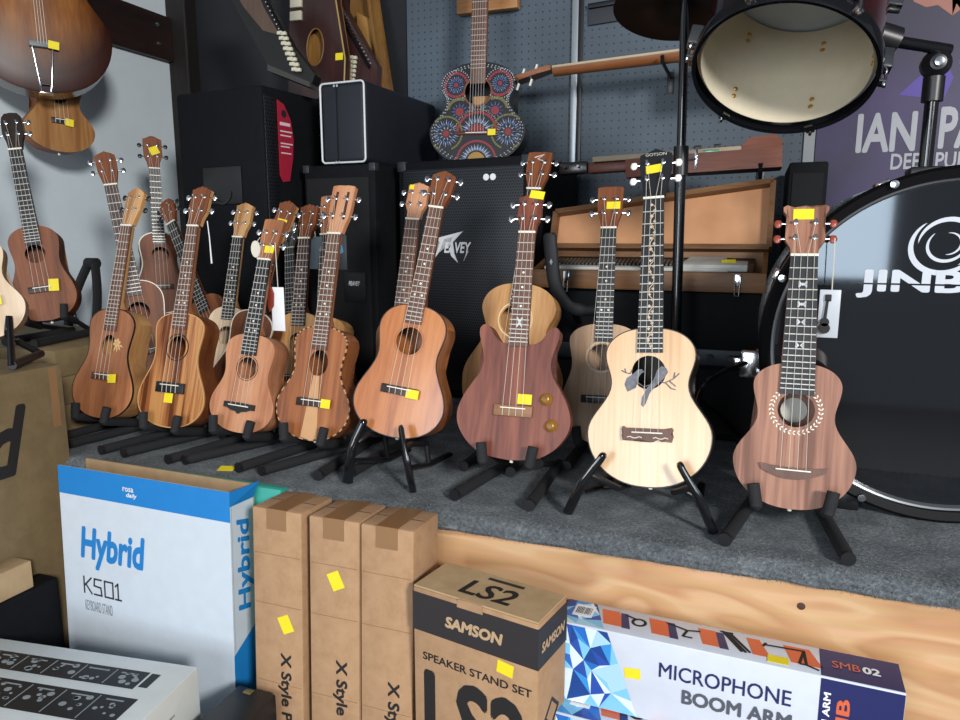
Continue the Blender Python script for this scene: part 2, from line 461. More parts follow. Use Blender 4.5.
def horn_outline(d):
    half = [(0, 0), (.05, .006), (.085, .025), (.109, .055), (.116, .084), (.108, .115), (.091, .145), (.076, .168), (.0695, .19), (.071, .21), (.0775, .232), (.082, .25), (.0805, .262), (.072, .268), (.061, .262), (.05, .245), (.04, .236), (.028, .232), (0, .231)]
    sp = smooth_path([(x, 0, z) for x, z in half], 4)
    pts = [(max(p.x, 0), p.z) for p in sp]; pts[0] = (0, 0); pts[-1] = (0, .231)
    return pts + [(-x, z) for x, z in pts[1:-1]][::-1]

HEADS = {  # right half outlines, x in half-widths, z in 0..1
    'crown': [(.62, 0), (.70, .18), (1, .38), (.96, .60), (.94, .80), (1.0, .90), (.72, .92), (.42, .965), (.2, .95), (0, 1)],
    'flat': [(.60, 0), (.72, .16), (.9, .32), (.97, .5), (1.0, .97), (.9, .985), (.4, 1.0), (0, .99)],
    'slant': [(.60, 0), (.7, .14), (.95, .4), (1.0, .78), (.98, .86), (.6, .93), (0, 1)],
    'peak': [(.62, 0), (.72, .15), (1, .62), (1.02, .84), (.99, .885), (.5, .93), (0, 1)],
    'flare': [(.66, 0), (.70, .12), (1.0, .30), (.98, .42), (.84, .60), (.84, .74), (1.12, .88), (1.14, .96), (.95, 1.0), (.6, .955), (.3, .97), (0, .985)],
    'round': [(.62, 0), (.74, .2), (1, .42), (1, .72), (.9, .88), (.6, .98), (0, 1)],
}

def ukulele(d, label, group, name='ukulele', cat='ukulele'):
    g = d.get
    root = thing(name, label, cat, d['loc'], d['rot'], group)
    L, nut, bt, fe = d['L'], d['nut'], d['bt'], g('fe', d['bt'] * .86)
    depth = g('depth', .064)
    W, WS = d['wood'], g('side', d['wood'])
    fbw, nw = g('fw', .041), g('nw', .035)
    out = horn_outline(d) if g('horns') else body_outline(d)
    # body shell
    bm = B()
    r0 = [bm.verts.new((x, .003, z)) for x, z in out]; r1 = [bm.verts.new((x * .985, depth - .004, z * .99 + .002)) for x, z in out]; r2 = [bm.verts.new((x * .95, depth, z * .96 + .006)) for x, z in out]
    n = len(out)
    for a, b_ in ((r0, r1), (r1, r2)):
        for i in range(n): bm.faces.new((a[i], a[(i + 1) % n], b_[(i + 1) % n], b_[i]))
    f = bm.faces.new(r2); bmesh.ops.triangulate(bm, faces=[f])
    if g('horns'):
        f = bm.faces.new(r0[::-1]); bmesh.ops.triangulate(bm, faces=[f])
    build('body', bm, WS, root, 40)
    # soundboard with a true soundhole
    hr = g('hr'); hc = g('hole')
    hx = g('hx', 1.0)
    bm = B()
    ov = [bm.verts.new((x, 0, z)) for x, z in out]
    es = [bm.edges.new((ov[i], ov[(i + 1) % n])) for i in range(n)]
    if hr:
        hv = [bm.verts.new((hc[0] + hr * hx * cos(2 * pi * k / 36), 0, hc[1] + hr * sin(2 * pi * k / 36))) for k in range(36)]
        es += [bm.edges.new((hv[i], hv[(i + 1) % 36])) for i in range(36)]
    bmesh.ops.triangle_fill(bm, use_beauty=True, use_dissolve=False, edges=es)
    r = bmesh.ops.extrude_face_region(bm, geom=list(bm.faces))
    for v in r['geom']:
        if isinstance(v, bmesh.types.BMVert): v.co.y += .003
    build('soundboard', bm, W, root, 30)
    if g('binding'):
        bm = B(); tw = g('bindw', .0022)
        rr = []
        for i in range(n):
            p = Vector((out[i][0], out[i][1])); t = (Vector(out[(i + 1) % n]) - Vector(out[i - 1])).normalized(); nn = Vector((t.y, -t.x))
            q0 = p + nn * .0006; q1 = p - nn * tw
            rr.append([bm.verts.new((q[0], y, q[1])) for q, y in ((q1, -.0006), (q0, -.0006), (q0, .004), (q1, .004))])
        for i in range(n):
            a, c = rr[i], rr[(i + 1) % n]
            dash = g('dash') and (i % 2)
            for k in range(4):
                bm.faces.new((a[k], a[(k + 1) % 4], c[(k + 1) % 4], c[k])).material_index = 1 if dash else 0
        build('binding', bm, [d['binding'], flat('binding_dark', '#3a2418', .5)], root, 30)
    if hr and g('rosette'):
        if g('rosette') == 'leaves':
            bm = B()
            for k in range(26):
                a = radians(135) + radians(270) * k / 25
                c = Vector((hc[0] + hr * 1.32 * cos(a), hc[1] + hr * 1.32 * sin(a)))
                for s in (-1, 1):
                    t = a + pi / 2; e = Vector((cos(t + s * .7), sin(t + s * .7))); w = Vector((-e.y, e.x))
                    q = [c, c + e * .004 + w * .0014, c + e * .0068, c + e * .004 - w * .0014]
                    bm.faces.new([bm.verts.new((p.x, -.0004, p.y)) for p in q])
            build('rosette', bm, IVORY, root, None)
        else:
            bm = B(); ring(bm, hc, hr * 1.10, hr * 1.10 + g('rw', .0028), -.0004, .001)
            build('rosette', bm, g('rosette'), root, 30)
    if hr and g('label_disc'):
        bm = B(); disc(bm, (hc[0] + g('ldx', 0), hc[1] + .002), hr * .75, depth - .006, depth - .005, 20)
        build('inside_label', bm, flat('inside_paper', '#c9c5bb', .8), root)
    # neck, fretboard
    bm = B(); secs = []
    hz = bt - .03
    for z, w, dp in ((nut, nw, .016), (bt + .02, fbw * .98, .019), (bt + .001, fbw * 1.0, .04), (bt + .0005, fbw, min(.055, depth - .006))):
        secs.append([bm.verts.new((w / 2 * cos(a), dp * sin(a) ** .8 if sin(a) > 0 else 0, z)) for a in [pi * k / 10 for k in range(11)]])
    for a, b_ in zip(secs, secs[1:]):
        for k in range(10): bm.faces.new((a[k], a[k + 1], b_[k + 1], b_[k]))
        bm.faces.new((a[0], b_[0], b_[10], a[10]))
    bm.faces.new(secs[0]); bm.faces.new(secs[-1][::-1])
    NK = g('neck', W_NECK)
    build('neck', bm, NK, root, 50)
    bm = B()
    y1 = -.0002
    vs = [bm.verts.new(p) for p in ((-fbw / 2, -.0055, fe), (fbw / 2, -.0055, fe), (nw / 2, -.0055, nut), (-nw / 2, -.0055, nut), (-fbw / 2, y1, fe), (fbw / 2, y1, fe), (nw / 2, y1, nut), (-nw / 2, y1, nut))]
    for q in ((0, 1, 2, 3), (7, 6, 5, 4), (0, 4, 5, 1), (1, 5, 6, 2), (2, 6, 7, 3), (3, 7, 4, 0)): bm.faces.new([vs[i] for i in q])
    fb = build('fretboard', bm, g('fb', ROSEW2), root, None)
    scale = nut - d['br'][1]
    fr = 0
    for k in range(1, 20):
        z = nut - scale * (1 - 2 ** (-k / 12))
        if z < fe + .003: break
        w = nw + (fbw - nw) * (nut - z) / (nut - fe)
        link('fret', FRET_ME, fb, (0, -.0058, z), None, (w, .0012, .0016)); fr = k
    def fz(k):
        return nut - scale * (1 - (2 ** (-(k - 1) / 12) + 2 ** (-k / 12)) / 2)
    inl = g('inlay', 'dot')
    if inl == 'dot':
        for k in (5, 7, 10, 12):
            if k <= fr:
                for x in ((-.008, .008) if k == 12 else (0,)): link('fret_marker', DOT_ME, fb, (x, -.0056, fz(k)), None, (.005, 1, .005))
    elif inl == 'diamond':
        for k in (3, 5, 7, 10):
            bm = B(); z = fz(k); s = .006
            for sx in (-1, 1):
                poly(bm, frame((sx * .0022, -.0056, z), (1, 0, 0), (0, 0, 1)), [(-.0015, 0), (sx * .004 - .001, s * .9), (sx * .004 + .001, s * .9), (.0015, 0), (sx * .004 + .001, -s * .9), (sx * .004 - .001, -s * .9)], .0004)
            if k < 7: poly(bm, frame((0, -.0056, z), (1, 0, 0), (0, 0, 1)), [(-.0025, 0), (0, .003), (.0025, 0), (0, -.003)], .0004)
            build('fret_marker', bm, flat('pearl', '#cfd3d6', .3), fb, None)
    elif inl == 'vine':
        bm = B(); z = nut - .012; i = 0
        while z > fe + .01:
            pth = [(.0045 * sin(i * 1.5 + q * .55), -.0058, z - q * .0027) for q in range(5)]
            tube(bm, pth, .0009, 5)
            sgn = 1 if i % 2 else -1
            poly(bm, frame((sgn * .003, -.0056, z), (1, 0, 0), (0, 0, 1)), [(-.003, 0), (0, .0035), (.003, 0), (0, -.003)], .0004)
            z -= .0108; i += 1
        build('vine_inlay', bm, flat('vine_pearl', '#cfb79a', .4), fb, None)
    elif inl == 'cross':
        for k in (5, 7, 10): link('fret_marker', DOT_ME, fb, (0, -.0056, fz(k)), None, (.005, 1, .005))
        bm = B(); z = fz(13)
        for s in (-1, 1):
            poly(bm, frame((0, -.0056, z), (1, 0, 0), (0, 0, 1)), [(-.007, -s * .009), (-.004, -s * .01), (.007, s * .009), (.004, s * .01)], .0004)
        build('fret_marker', bm, flat('pearl', '#cfd3d6', .3), fb, None)
    bm = B(); bx(bm, -nw / 2 - .0005, nw / 2 + .0005, -.0078, -.001, nut, nut + .0045, .0006); build('nut', bm, IVORY, root)
    # headstock tilts back a little
    hw = g('hw', .058) / 2; hl = L - nut - .0045
    hp = bpy.data.objects.new('headstock', None)
    half = HEADS[g('head', 'crown')]
    bm = B(); pts = [(max(x * hw, nw / 2 if i == 0 else 0), z * hl) for i, (x, z) in enumerate(half)]
    sp = pts
    o2 = sp + [(-x, z) for x, z in sp[::-1] if x > 1e-6]
    slots = g('slots')
    prism(bm, o2, 0, .0125, 0)
    head = build('headstock', bm, [g('headwood', NK)], root, None)
    head.location = (0, -.001, nut + .0045); head.rotation_euler = (-.13, 0, 0)
    if g('sidewood'):
        bm = B(); prism(bm, [(x * .995, z * .995) for x, z in o2], .0022, .0130, 0); s_ = build('headstock_core', bm, g('sidewood'), head, None)
        bmx = B(); head.data.clear_geometry(); prism(bmx, o2, 0, .0024, 0); bmesh.ops.recalc_face_normals(bmx, faces=bmx.faces); bmx.to_mesh(head.data); bmx.free()
    if slots:
        bm = B()
        for sx in (-1, 1): bx(bm, sx * hw * .48 - .0032, sx * hw * .48 + .0032, -.0006, .0002, hl * .28, hl * .86, .0)
        build('slot', bm, flat('slot_brown', '#4a2a1c', .8), head, None)
    post, shaft, btn = peg_meshes(g('buttons', CHROME))
    zs = g('pegz', (.40, .72))
    tips = []
    for sx in (-1, 1):
        for z in zs:
            px = sx * hw * .5
            pg = link('tuning_peg', post, head, (px, 0, z * hl)); tips.append((px, z * hl))
            edge = hw * 1.0
            sh = link('peg_shaft', shaft, pg, (sx * (edge - abs(px) - .001), .006, 0), (0, 0, 0 if sx > 0 else pi))
            link('peg_button', btn, pg, (sx * (edge - abs(px) + .0125), .006, 0))
    # strings
    bz = d['br'][1]
    for i, (sx, q) in enumerate(((-1.5, 0), (-.5, 1), (.5, 3), (1.5, 2))):
        xb = d['br'][0] + sx * .0135; xn = sx * nw * .24
        hx_, hz_ = tips[q]
        th = .13; hy = -.001 + sin(th) * hz_ - .006; hzz = nut + .0045 + cos(th) * hz_
        bm = B(); tube(bm, [(xb, -.0095, bz), (xn, -.0084, nut + .002), (hx_, hy, hzz)], g('sr', .00045), 5)
        build('string', bm, NYLON, root, None)
    # bridge
    bw = g('bw', .075); bh = g('bh', .018); kind = g('bridge', 'bar')
    bm = B(); x0 = d['br'][0]
    if kind == 'bar': bx(bm, x0 - bw / 2, x0 + bw / 2, -.007, 0, bz - bh * .75, bz + bh * .25, .0012)
    elif kind == 'smile':
        up = [(x0 + bw / 2 * t, bz + .004 + .004 * t * t) for t in (-1, -.6, -.3, 0, .3, .6, 1)]
        dn = [(x0 + bw / 2 * t * .97, bz - .016 + .016 * t * t) for t in (.95, .8, .5, .2, -.2, -.5, -.8, -.95)]
        prism(bm, up + dn, -.006, 0)
    elif kind == 'fancy':
        h = [(.0, -.016), (.12, -.017), (.2, -.012), (.3, -.016), (.42, -.014), (.47, -.016), (.5, -.006), (.46, 0), (.5, .006), (.47, .011), (.42, .008), (.3, .008), (0, .008)]
        prism(bm, [(x0 + bw * x, bz + z) for x, z in h] + [(x0 - bw * x, bz + z) for x, z in h[::-1] if x > 0], -.007, 0)
    elif kind == 'moustache':
        h = [(.0, -.019), (.08, -.014), (.25, -.012), (.38, -.007), (.5, -.007), (.5, .006), (0, .007)]
        prism(bm, [(x0 + bw * x, bz + z) for x, z in h] + [(x0 - bw * x, bz + z) for x, z in h[::-1] if x > 0], -.007, 0)
    br = build('bridge', bm, g('bmat', ROSEW), root, 30)
    bm = B(); bx(bm, x0 - min(bw * .33, .028), x0 + min(bw * .33, .028), -.0098, -.0065, bz - .0012, bz + .0012, .0004); build('saddle', bm, IVORY, br)
    if kind in ('bar',) and g('ties', True):
        bm = B()
        for s in (-1.5, -.5, .5, 1.5): tube(bm, [(x0 + s * .0135, -.0092, bz), (x0 + s * .0135, -.0076, bz - bh * .7)], .0008, 5)
        build('string_tie', bm, NYLON, br, None)
    bm = B(); lathe(bm, [(0, -.009), (.0035, -.008), (.004, -.004), (.0022, -.001), (.0022, .004)], 10); build('end_pin', bm, g('pin', IVORY), root, loc=(0, depth * .5, .002))
    for (sx, sz, w, h, r) in g('stickers', ()):
        if sz > nut:
            sticker(head, frame((sx, -.0006 if not g('stk_out') else -.012, sz - nut - .0045), (1, 0, 0), (0, 0, 1)), w, h, r)
        else:
            sticker(root, frame((sx, -.0075 if abs(sz - bz) < .014 else -.0006, sz), (1, 0, 0), (0, 0, 1)), w, h, r)
    root['_d'] = 0
    del root['_d']
    return root

def loc_pt(d, p):
    M = Matrix.Translation(Vector(d['loc'])) @ Euler(d['rot']).to_matrix().to_4x4()
    return M @ Vector(p)

def foam_stand(d, label, front=None, spread=.047, back=.15):
    """folding stand with foam sleeves: two cradle arms under the body, a rear frame, two legs on the floor"""
    base = Vector(d['loc']); zf = d.get('zf', ZS)
    root = thing('ukulele_stand', label, 'stand', (base.x, base.y + .06, zf), (0, 0, 0), 'folding ukulele stands')
    inv = Matrix.Translation(-Vector(root.location))
    q = d.get('depth', .064) + .022
    def to(p): return inv @ loc_pt(d, p)
    zl, lb = d['lb'][1], d['lb'][0]
    for s in (-1, 1):
        zz = zl * (1 - sqrt(max(0, 1 - (spread / lb) ** 2))) - .012
        p0 = to((s * spread, q, zz)); p1 = to((s * spread, -.014, zz)); p2 = to((s * spread * 1.02, -.024, zz + .006)); p3 = to((s * spread * 1.12, -.026, zz + .036))
        bm = B(); tube(bm, smooth_path([p0, p1, p2, p3], 4), .0105, 12); build('cradle_arm', bm, FOAM, root)
        t = to((s * .028, q + .004, .2))
        bm = B(); tube(bm, [p0, t], .007, 10); build('upright', bm, BLACKPL, root)
        fx = (front[0] if s < 0 else front[1]) if front else (base.x + s * .055, base.y - .09)
        rear = Vector((p0.x + root.location.x + s * .004, base.y + back, zf + .0125)) - Vector(root.location)
        fr = Vector((fx[0], fx[1], zf + .0125)) - Vector(root.location)
        if zf + .03 < base.z - .02:
            bm = B(); tube(bm, [p0, rear], .007, 10); build('strut', bm, BLACKPL, root)
        bm = B(); tube(bm, [rear, fr], .0115, 12); lg = build('leg', bm, FOAM, root)
        bm = B(); e = (fr - rear).normalized(); tube(bm, [fr - e * .002, fr + e * .004], .0118, 12); build('foot_cap', bm, BLACKPL, lg)
    a = to((-.028, q + .004, .2)); b_ = to((.028, q + .004, .2))
    bm = B(); tube(bm, [a, b_], .009, 10); build('back_rest', bm, FOAM, root)
    return root

def blade_stand(d, tips, feet, label):
    """flat folding plastic stand whose two front blades hook over the front of the body"""
    base = Vector(d['loc']); o0 = Vector((base.x, base.y + .06, ZS))
    root = thing('ukulele_stand', label, 'stand', o0, (0, 0, 0), 'folding ukulele stands')
    for s, tip, foot in ((-1, tips[0], feet[0]), (1, tips[1], feet[1])):
        tp = Vector(tip) - o0; ft = Vector(foot) - o0
        midp = tp.lerp(ft, .45) + Vector((s * .004, -.010, .004))
        bm = B(); tube(bm, smooth_path([tp + Vector((0, .004, .006)), tp, midp, ft], 5), [.006] + [.0085] * 9 + [.0105] * 6, 8, flat=.6)
        bl = build('blade', bm, BLACKSH, root, 60)
        # support reaching back below the body to the rear foot
        s0 = tp.lerp(ft, .62); s1 = Vector((ft.x * .8 - s * .01, .03, .02)); s2 = Vector((ft.x * .7, .14, .012))
        bm = B(); tube(bm, [s0, s1, s2], .0085, 8, flat=.7); build('rear_leg', bm, BLACKPL, root, 60)
        c0 = loc_pt(d, (s * .05, .09, -.006)) - o0; c1 = loc_pt(d, (s * .05, -.006, -.006)) - o0
        zz = d['lb'][1] * (1 - sqrt(1 - (.05 / d['lb'][0]) ** 2)) - .014
        c0 = loc_pt(d, (s * .05, .09, zz)) - o0; c1 = loc_pt(d, (s * .05, -.01, zz)) - o0
        bm = B(); tube(bm, [c0, c1, tp.lerp(ft, .3)], .0065, 8); build('cradle_arm', bm, BLACKPL, root, 60)
        bm = B(); tube(bm, [c0, s1], .006, 8); build('strut', bm, BLACKPL, root, 60)
    return root

FR, BK = 'ukuleles in the front row', 'ukuleles in the rows behind'
WHITEB = flat('white_button', '#e8e6e0', .35); BLKB = flat('black_button', '#141416', .3); REDB = wood('red_wood_button', '#6b2a20', '#84372b', '#984637', 30, .35)
U8 = dict(loc=(0.084, 1.29, 1.035), rot=(-0.262, -0.005, 0.001), L=0.540, nut=0.442, bt=0.253, ub=(0.071, 0.213), wa=(0.0615, 0.160), lb=(0.098, 0.081), hole=(0, 0.171), hr=0.030, br=(0.0, 0.067), fe=.198, nw=.0443, fw=.0555, hw=.066, wood=W_BROWN, neck=W_BROWN, fb=EBONY, head='flare', headwood=W_BROWN, buttons=REDB, inlay='diamond', rosette='leaves', label_disc=1, bridge='smile', bw=.108, bmat=ROSEW2, pegz=(.33, .64), stickers=[(-.004, .522, .034, .020, 0)], zf=ZS)
ukulele(U8, 'small brown ukulele with leaf-ring soundhole and red wooden tuners before the black bass drum', FR)
U7 = dict(loc=(-0.160, 1.29, 1.043), rot=(-0.262, -0.058, -0.03), L=0.649, nut=0.543, bt=0.296, ub=(0.083, 0.245), wa=(0.071, 0.190), lb=(0.114, 0.097), hole=(-.002, 0.212), hr=.0315, br=(-0.001, 0.100), fe=0.249, nw=.038, fw=.0472, hw=.060, wood=W_SPRUCE, side=W_BLACKS, binding=flat('dark_edge', '#2a1d16', .4), bindw=.0012, neck=W_BLACKS, headwood=EBONY, fb=EBONY, head='peak', buttons=WHITEB, inlay='vine', bridge='fancy', bw=.094, bmat=ROSEW2, pegz=(.38, .70), stickers=[(-.003, .606, .030, .017, .1)], depth=.084)
u7 = ukulele(U7, 'blond spruce-topped ukulele with grey birds at the soundhole and vine-inlaid fretboard', FR)
U6 = dict(loc=(-0.43, 1.299, 1.062), rot=(-0.262, 0.011, 0.067), L=0.542, nut=0.456, bt=0.231, ub=(0.084, 0.236), wa=(0.07, 0.184), lb=(0.116, 0.084), hole=(0, .176), hr=0, br=(0.001, 0.103), fe=.226, nw=.0337, fw=.0405, hw=.05, wood=W_RED, side=W_RED, horns=1, neck=W_RED, fb=ROSEW2, head='crown', headwood=W_RED, buttons=CHROME, inlay='cross', bw=.078, bh=.022, bmat=wood('bridge_tan', '#77502f', '#8c6240', '#9c7250', 20, .5, 'x'), pegz=(.36, .74), stickers=[(.022, .122, .029, .020, 0), (.012, .540, .030, .017, -.15)], depth=.045)
u6 = ukulele(U6, 'dark red solid-body electric ukulele with two horns and two brass knobs', FR)
U5 = dict(loc=(-0.69, 1.299, 1.083), rot=(-0.264, 0.125, 0.071), L=0.580, nut=0.493, bt=0.283, ub=(0.075, 0.231), wa=(0.066, 0.175), lb=(0.102, 0.072), hole=(-0.002, 0.205), hr=.0295, br=(-0.001, 0.103), fe=.243, nw=.0315, fw=.0368, hw=.052, wood=W_ORANGE, side=W_ORANGE, binding=flat('black_binding', '#1c1412', .4), bindw=.0012, neck=W_DKMAH, headwood=W_DKMAH, fb=ROSEW2, head='slant', buttons=CHROME, bw=.082, bmat=ROSEW, pegz=(.36, .76), stickers=[(.030, .096, .028, .019, 0)], rosette=flat('thin_ring', '#8a5a38', .5), rw=.0008, depth=.075)
ukulele(U5, 'glossy orange-brown tenor ukulele leaning before the big grille speaker, plain slanted headstock', FR)
U4 = dict(loc=(-0.917, 1.33, 1.044), rot=(-0.262, 0.033, 0.026), L=0.595, nut=0.473, bt=0.26, ub=(0.068, 0.222), wa=(0.060, 0.162), lb=(0.095, 0.075), hole=(0.001, 0.176), hr=.0295, hx=.82, br=(0.0, 0.090), fe=0.206, nw=.033, fw=.0385, hw=.058, wood=W_ACACIA, binding=flat('rope_cream', '#c08f5e', .5), bindw=.0020, dash=1, neck=W_MAHOG, headwood=W_PINKM, fb=ROSEW2, head='flat', slots=1, buttons=CHROME, bw=.080, bmat=ROSEW, pegz=(.36, .72), stickers=[(.036, .086, .024, .020, 0)], label_disc=1, ldx=.012)
u4 = ukulele(U4, 'ukulele with rope-striped edging, pale centre wedge and slotted headstock', FR)
U3 = dict(loc=(-1.114, 1.33, 1.043), rot=(-0.262, 0.064, 0.018), L=0.517, nut=0.412, bt=0.234, ub=(0.068, 0.196), wa=(0.060, 0.141), lb=(0.089, 0.061), hole=(0, 0.153), hr=.0262, br=(-0.002, 0.063), fe=0.184, nw=.035, fw=.0405, hw=.054, wood=W_PINKM, neck=W_MAHOG, headwood=W_MAHOG, fb=EBONY, head='flat', buttons=CHROME, bridge='moustache', bw=.084, bmat=EBONY, pegz=(.34, .66), stickers=[(.006, .440, .026, .018, 0)], rosette=flat('dark_ring', '#3a241a', .5), rw=.0016, label_disc=1)
ukulele(U3, 'small pale mahogany soprano ukulele with black moustache-shaped bridge', FR)
U2 = dict(loc=(-1.325, 1.33, 1.035), rot=(-0.262, 0.023, 0.029), L=0.612, nut=0.502, bt=0.284, ub=(0.072, 0.246), wa=(0.064, 0.179), lb=(0.1, 0.068), hole=(0, 0.198), hr=.0285, hx=.9, br=(-0.002, 0.104), fe=0.244, nw=.0325, fw=.0392, hw=.056, wood=W_KOA, side=W_DKMAH, binding=flat('wood_binding', '#c99a63', .5), bindw=.0018, neck=W_MAHOG, sidewood=W_LIGHTK, headwood=W_DKMAH, fb=ROSEW2, head='crown', buttons=CHROME, bw=.084, bh=.026, bmat=EBONY, ties=True, pegz=(.38, .72), stickers=[(-.006, .072, .026, .024, .0)], rosette=flat('black_ring', '#221611', .5), rw=.003)
ukulele(U2, 'strongly striped koa ukulele with black-ringed soundhole and square price sticker under the bridge', FR)
U1 = dict(loc=(-1.55, 1.33, 1.038), rot=(-0.262, 0.036, 0.008), L=0.610, nut=0.501, bt=0.284, ub=(0.074, 0.240), wa=(0.065, 0.173), lb=(0.101, 0.072), hole=(-0.002, 0.19), hr=.026, hx=.82, br=(0.0, 0.112), fe=.226, nw=.034, fw=.039, hw=.055, wood=W_MAHOG, side=W_LIGHTK, binding=flat('black_binding', '#1c1412', .4), bindw=.0010, neck=W_LIGHTK, headwood=W_LIGHTK, fb=ROSEW2, head='slant', buttons=BLKB, inlay='none', bw=.074, bmat=ROSEW2, pegz=(.42, .74), stickers=[(.034, .105, .026, .022, .1)])
u1 = ukulele(U1, 'plain mahogany ukulele with pale flower beside its soundhole, leftmost of the front row', FR)

# decorations that belong to single ukuleles
bm = B()                                                            # flower at the soundhole
Mf = frame((.026, -.0006, .196), (1, 0, 0), (0, 0, 1))
for k in range(6):
    a = k * pi / 3 + .3; c, s = cos(a), sin(a)
    q = [(0, 0), (.35, .28), (.75, .3), (1, 0), (.75, -.3), (.35, -.28)]
    poly(bm, Mf, [((x * c - y * s) * .013, (x * s + y * c) * .013) for x, y in q], .0004)
for k in range(4):
    a = -1.9 + k * .5; c, s = cos(a), sin(a)
    poly(bm, Mf, [((x * c - y * s) * .024, (x * s + y * c) * .024) for x, y in [(.4, 0), (.6, .12), (1, 0), (.6, -.12)]], .0003)
build('flower_inlay', bm, flat('pale_maple_inlay', '#d8ae78', .5), u1, None)
bm = B(); poly(bm, frame((0, -.0006, 0), (1, 0, 0), (0, 0, 1)), [(-.021, .006), (-.010, .003), (.005, .001), (.021, .006), (.0075, .147), (-.0075, .147)], .0004)
build('pale_wedge', bm, flat('pale_wedge_wood', '#c99a6c', .4), u4, None)
# birds on the blond ukulele
GREYB = flat('bird_grey', '#6f7078', .6, var=.25, vscale=120)
Mb = frame((0, -.0007, .205), (1, 0, 0), (0, 0, 1))
for pts in ([(-.046, -.016), (-.040, -.030), (-.024, -.022), (-.022, -.006), (-.016, .004), (-.010, .008), (-.014, .013), (-.022, .012), (-.030, .004), (-.042, -.004)],
            [(-.006, -.052), (-.010, -.058), (-.014, -.054), (-.013, -.040), (-.004, -.022), (.008, -.006), (.014, .012), (.022, .019), (.030, .016), (.034, .008), (.026, -.004), (.012, -.018), (.001, -.032)]):
    bm = B(); poly(bm, Mb, pts, .0005); build('bird_inlay', bm, GREYB, u7, None)
bm = B()
for pth in ([(-.052, .010), (-.044, .006), (-.036, .004), (-.032, .012)], [(-.046, .014), (-.044, .006)], [(.012, -.006), (.028, -.012), (.044, -.004), (.054, .006)], [(.036, -.008), (.048, -.018)], [(.044, -.004), (.046, .008)], [(.030, -.012), (.040, -.022), (.048, -.024)], [(-.022, -.012), (-.010, -.020), (.002, -.016), (.012, -.006)], [(-.010, -.020), (-.008, -.028)]):
    tube(bm, [Mb @ Vector((x, y, .0006)) for x, y in pth], .0010, 5)
build('branch_inlay', bm, GREYB, u7, None)
bm = B()
for s in (-1, 1):
    pth = [(s * (.010 + i * .0055), -.0072, .0905 + .0016 * sin(i * 1.9)) for i in range(6)]
    tube(bm, pth, .0009, 5)
build('bridge_carving', bm, IVORY, u7, None)
hd = [c for c in u7.children if c.name.startswith('headstock')][0]
text('lettering', 'GOTSON', frame((0, -.0003, .089), (1, 0, 0), (0, 0, 1)), .040, .0062, flat('head_print', '#b9b4a8', .6), hd, .01)
# knobs of the electric ukulele
BRASS = flat('amber_brass', '#b98a3c', .3, .5)
for x, z in ((.0655, .125), (.079, .074)):
    bm = B(); lathe(bm, [(.0125, 0), (.0125, .003), (.010, .006), (.0075, .012), (.006, .013), (0, .013)], 24, 0, Matrix.Translation((x, -.0003, z)) @ Matrix.Rotation(pi / 2, 4, 'X'))
    kn = build('volume_knob', bm, BRASS, u6)
    bm = B(); lathe(bm, [(.0055, .0132), (.005, .0140), (0, .0142)], 16, 0, Matrix.Translation((x, -.0003, z)) @ Matrix.Rotation(pi / 2, 4, 'X')); build('knob_top', bm, flat('knob_dark', '#5a3a18', .3, .5), kn)

# second and third rows
D0 = dict(ub=(.066, .235), wa=(.059, .175), lb=(.09, .075), hole=(0, .195), hr=.026, br=(0, .1), nw=.034, fw=.04, hw=.055)
def back(**k):
    d = dict(D0); f = k['bt'] / .28
    for q in ('ub', 'wa', 'lb'): d[q] = (d[q][0] * min(f, 1.15), d[q][1] * f)
    d['hole'] = (0, .195 * f); d['br'] = (0, .1 * f)
    d.update(k); return d
B9 = back(loc=(-0.523, 1.52, 1.038), rot=(-0.262, 0.046, -0.012), L=0.684, nut=0.587, bt=0.363, ub=(0.090, 0.305), wa=(0.074, 0.252), lb=(0.116, 0.14), hole=(-0.004, 0.277), hr=.036, br=(-0.004, 0.134), fe=.311, nw=.0345, fw=.0405, hw=.058, wood=W_LIGHTK, neck=W_BLACKS, headwood=W_DKMAH, fb=ROSEW, head='flat', rosette=flat('dotted_ring', '#e0c79a', .5), rw=.003, buttons=CHROME, stickers=[])
u9 = ukulele(B9, 'light koa tenor ukulele standing behind the red electric one', BK)
hd = [c for c in u9.children if c.name.startswith('headstock')][0]
bm = B(); tube(bm, [(-.012, -.0005, .078), (.010, -.0005, .086), (-.004, -.0005, .074), (.014, -.0005, .068)], .0012, 5); build('head_logo', bm, WHITEP, hd, None)
B10 = back(loc=(-0.31, 1.602, 1.023), rot=(-0.227, -0.013, 0.073), L=0.609, nut=0.504, bt=0.28, ub=(0.080, 0.240), wa=(0.072, 0.184), lb=(0.092, 0.103), hole=(-.004, 0.202), hr=.0305, br=(-.012, 0.108), fe=.238, nw=.036, fw=.040, hw=.060, wood=W_GREYB, neck=W_DKMAH, headwood=W_DKMAH, fb=EBONY, head='flat', buttons=CHROME, bw=.07, bmat=EBONY, rosette=flat('grey_ring', '#cdbfa8', .5), rw=.003, pegz=(.36, .70), stickers=[(.008, .562, .032, .018, 0)])
ukulele(B10, 'greyish-brown concert ukulele behind the blond one, sticker on its reddish headstock', BK)
B8 = back(loc=(-0.831, 1.55, 1.035), rot=(-0.21, 0.059, 0.04), L=0.613, nut=0.514, bt=0.266, wood=W_MAHOG, headwood=W_PINKM, fb=ROSEW2, head='crown', buttons=CHROME, stickers=[(-.018, .600, .012, .012, 0)], nw=.036, fw=.042)
ukulele(B8, 'ukulele mostly hidden behind the glossy orange-brown one, only brown neck and headstock showing', BK)
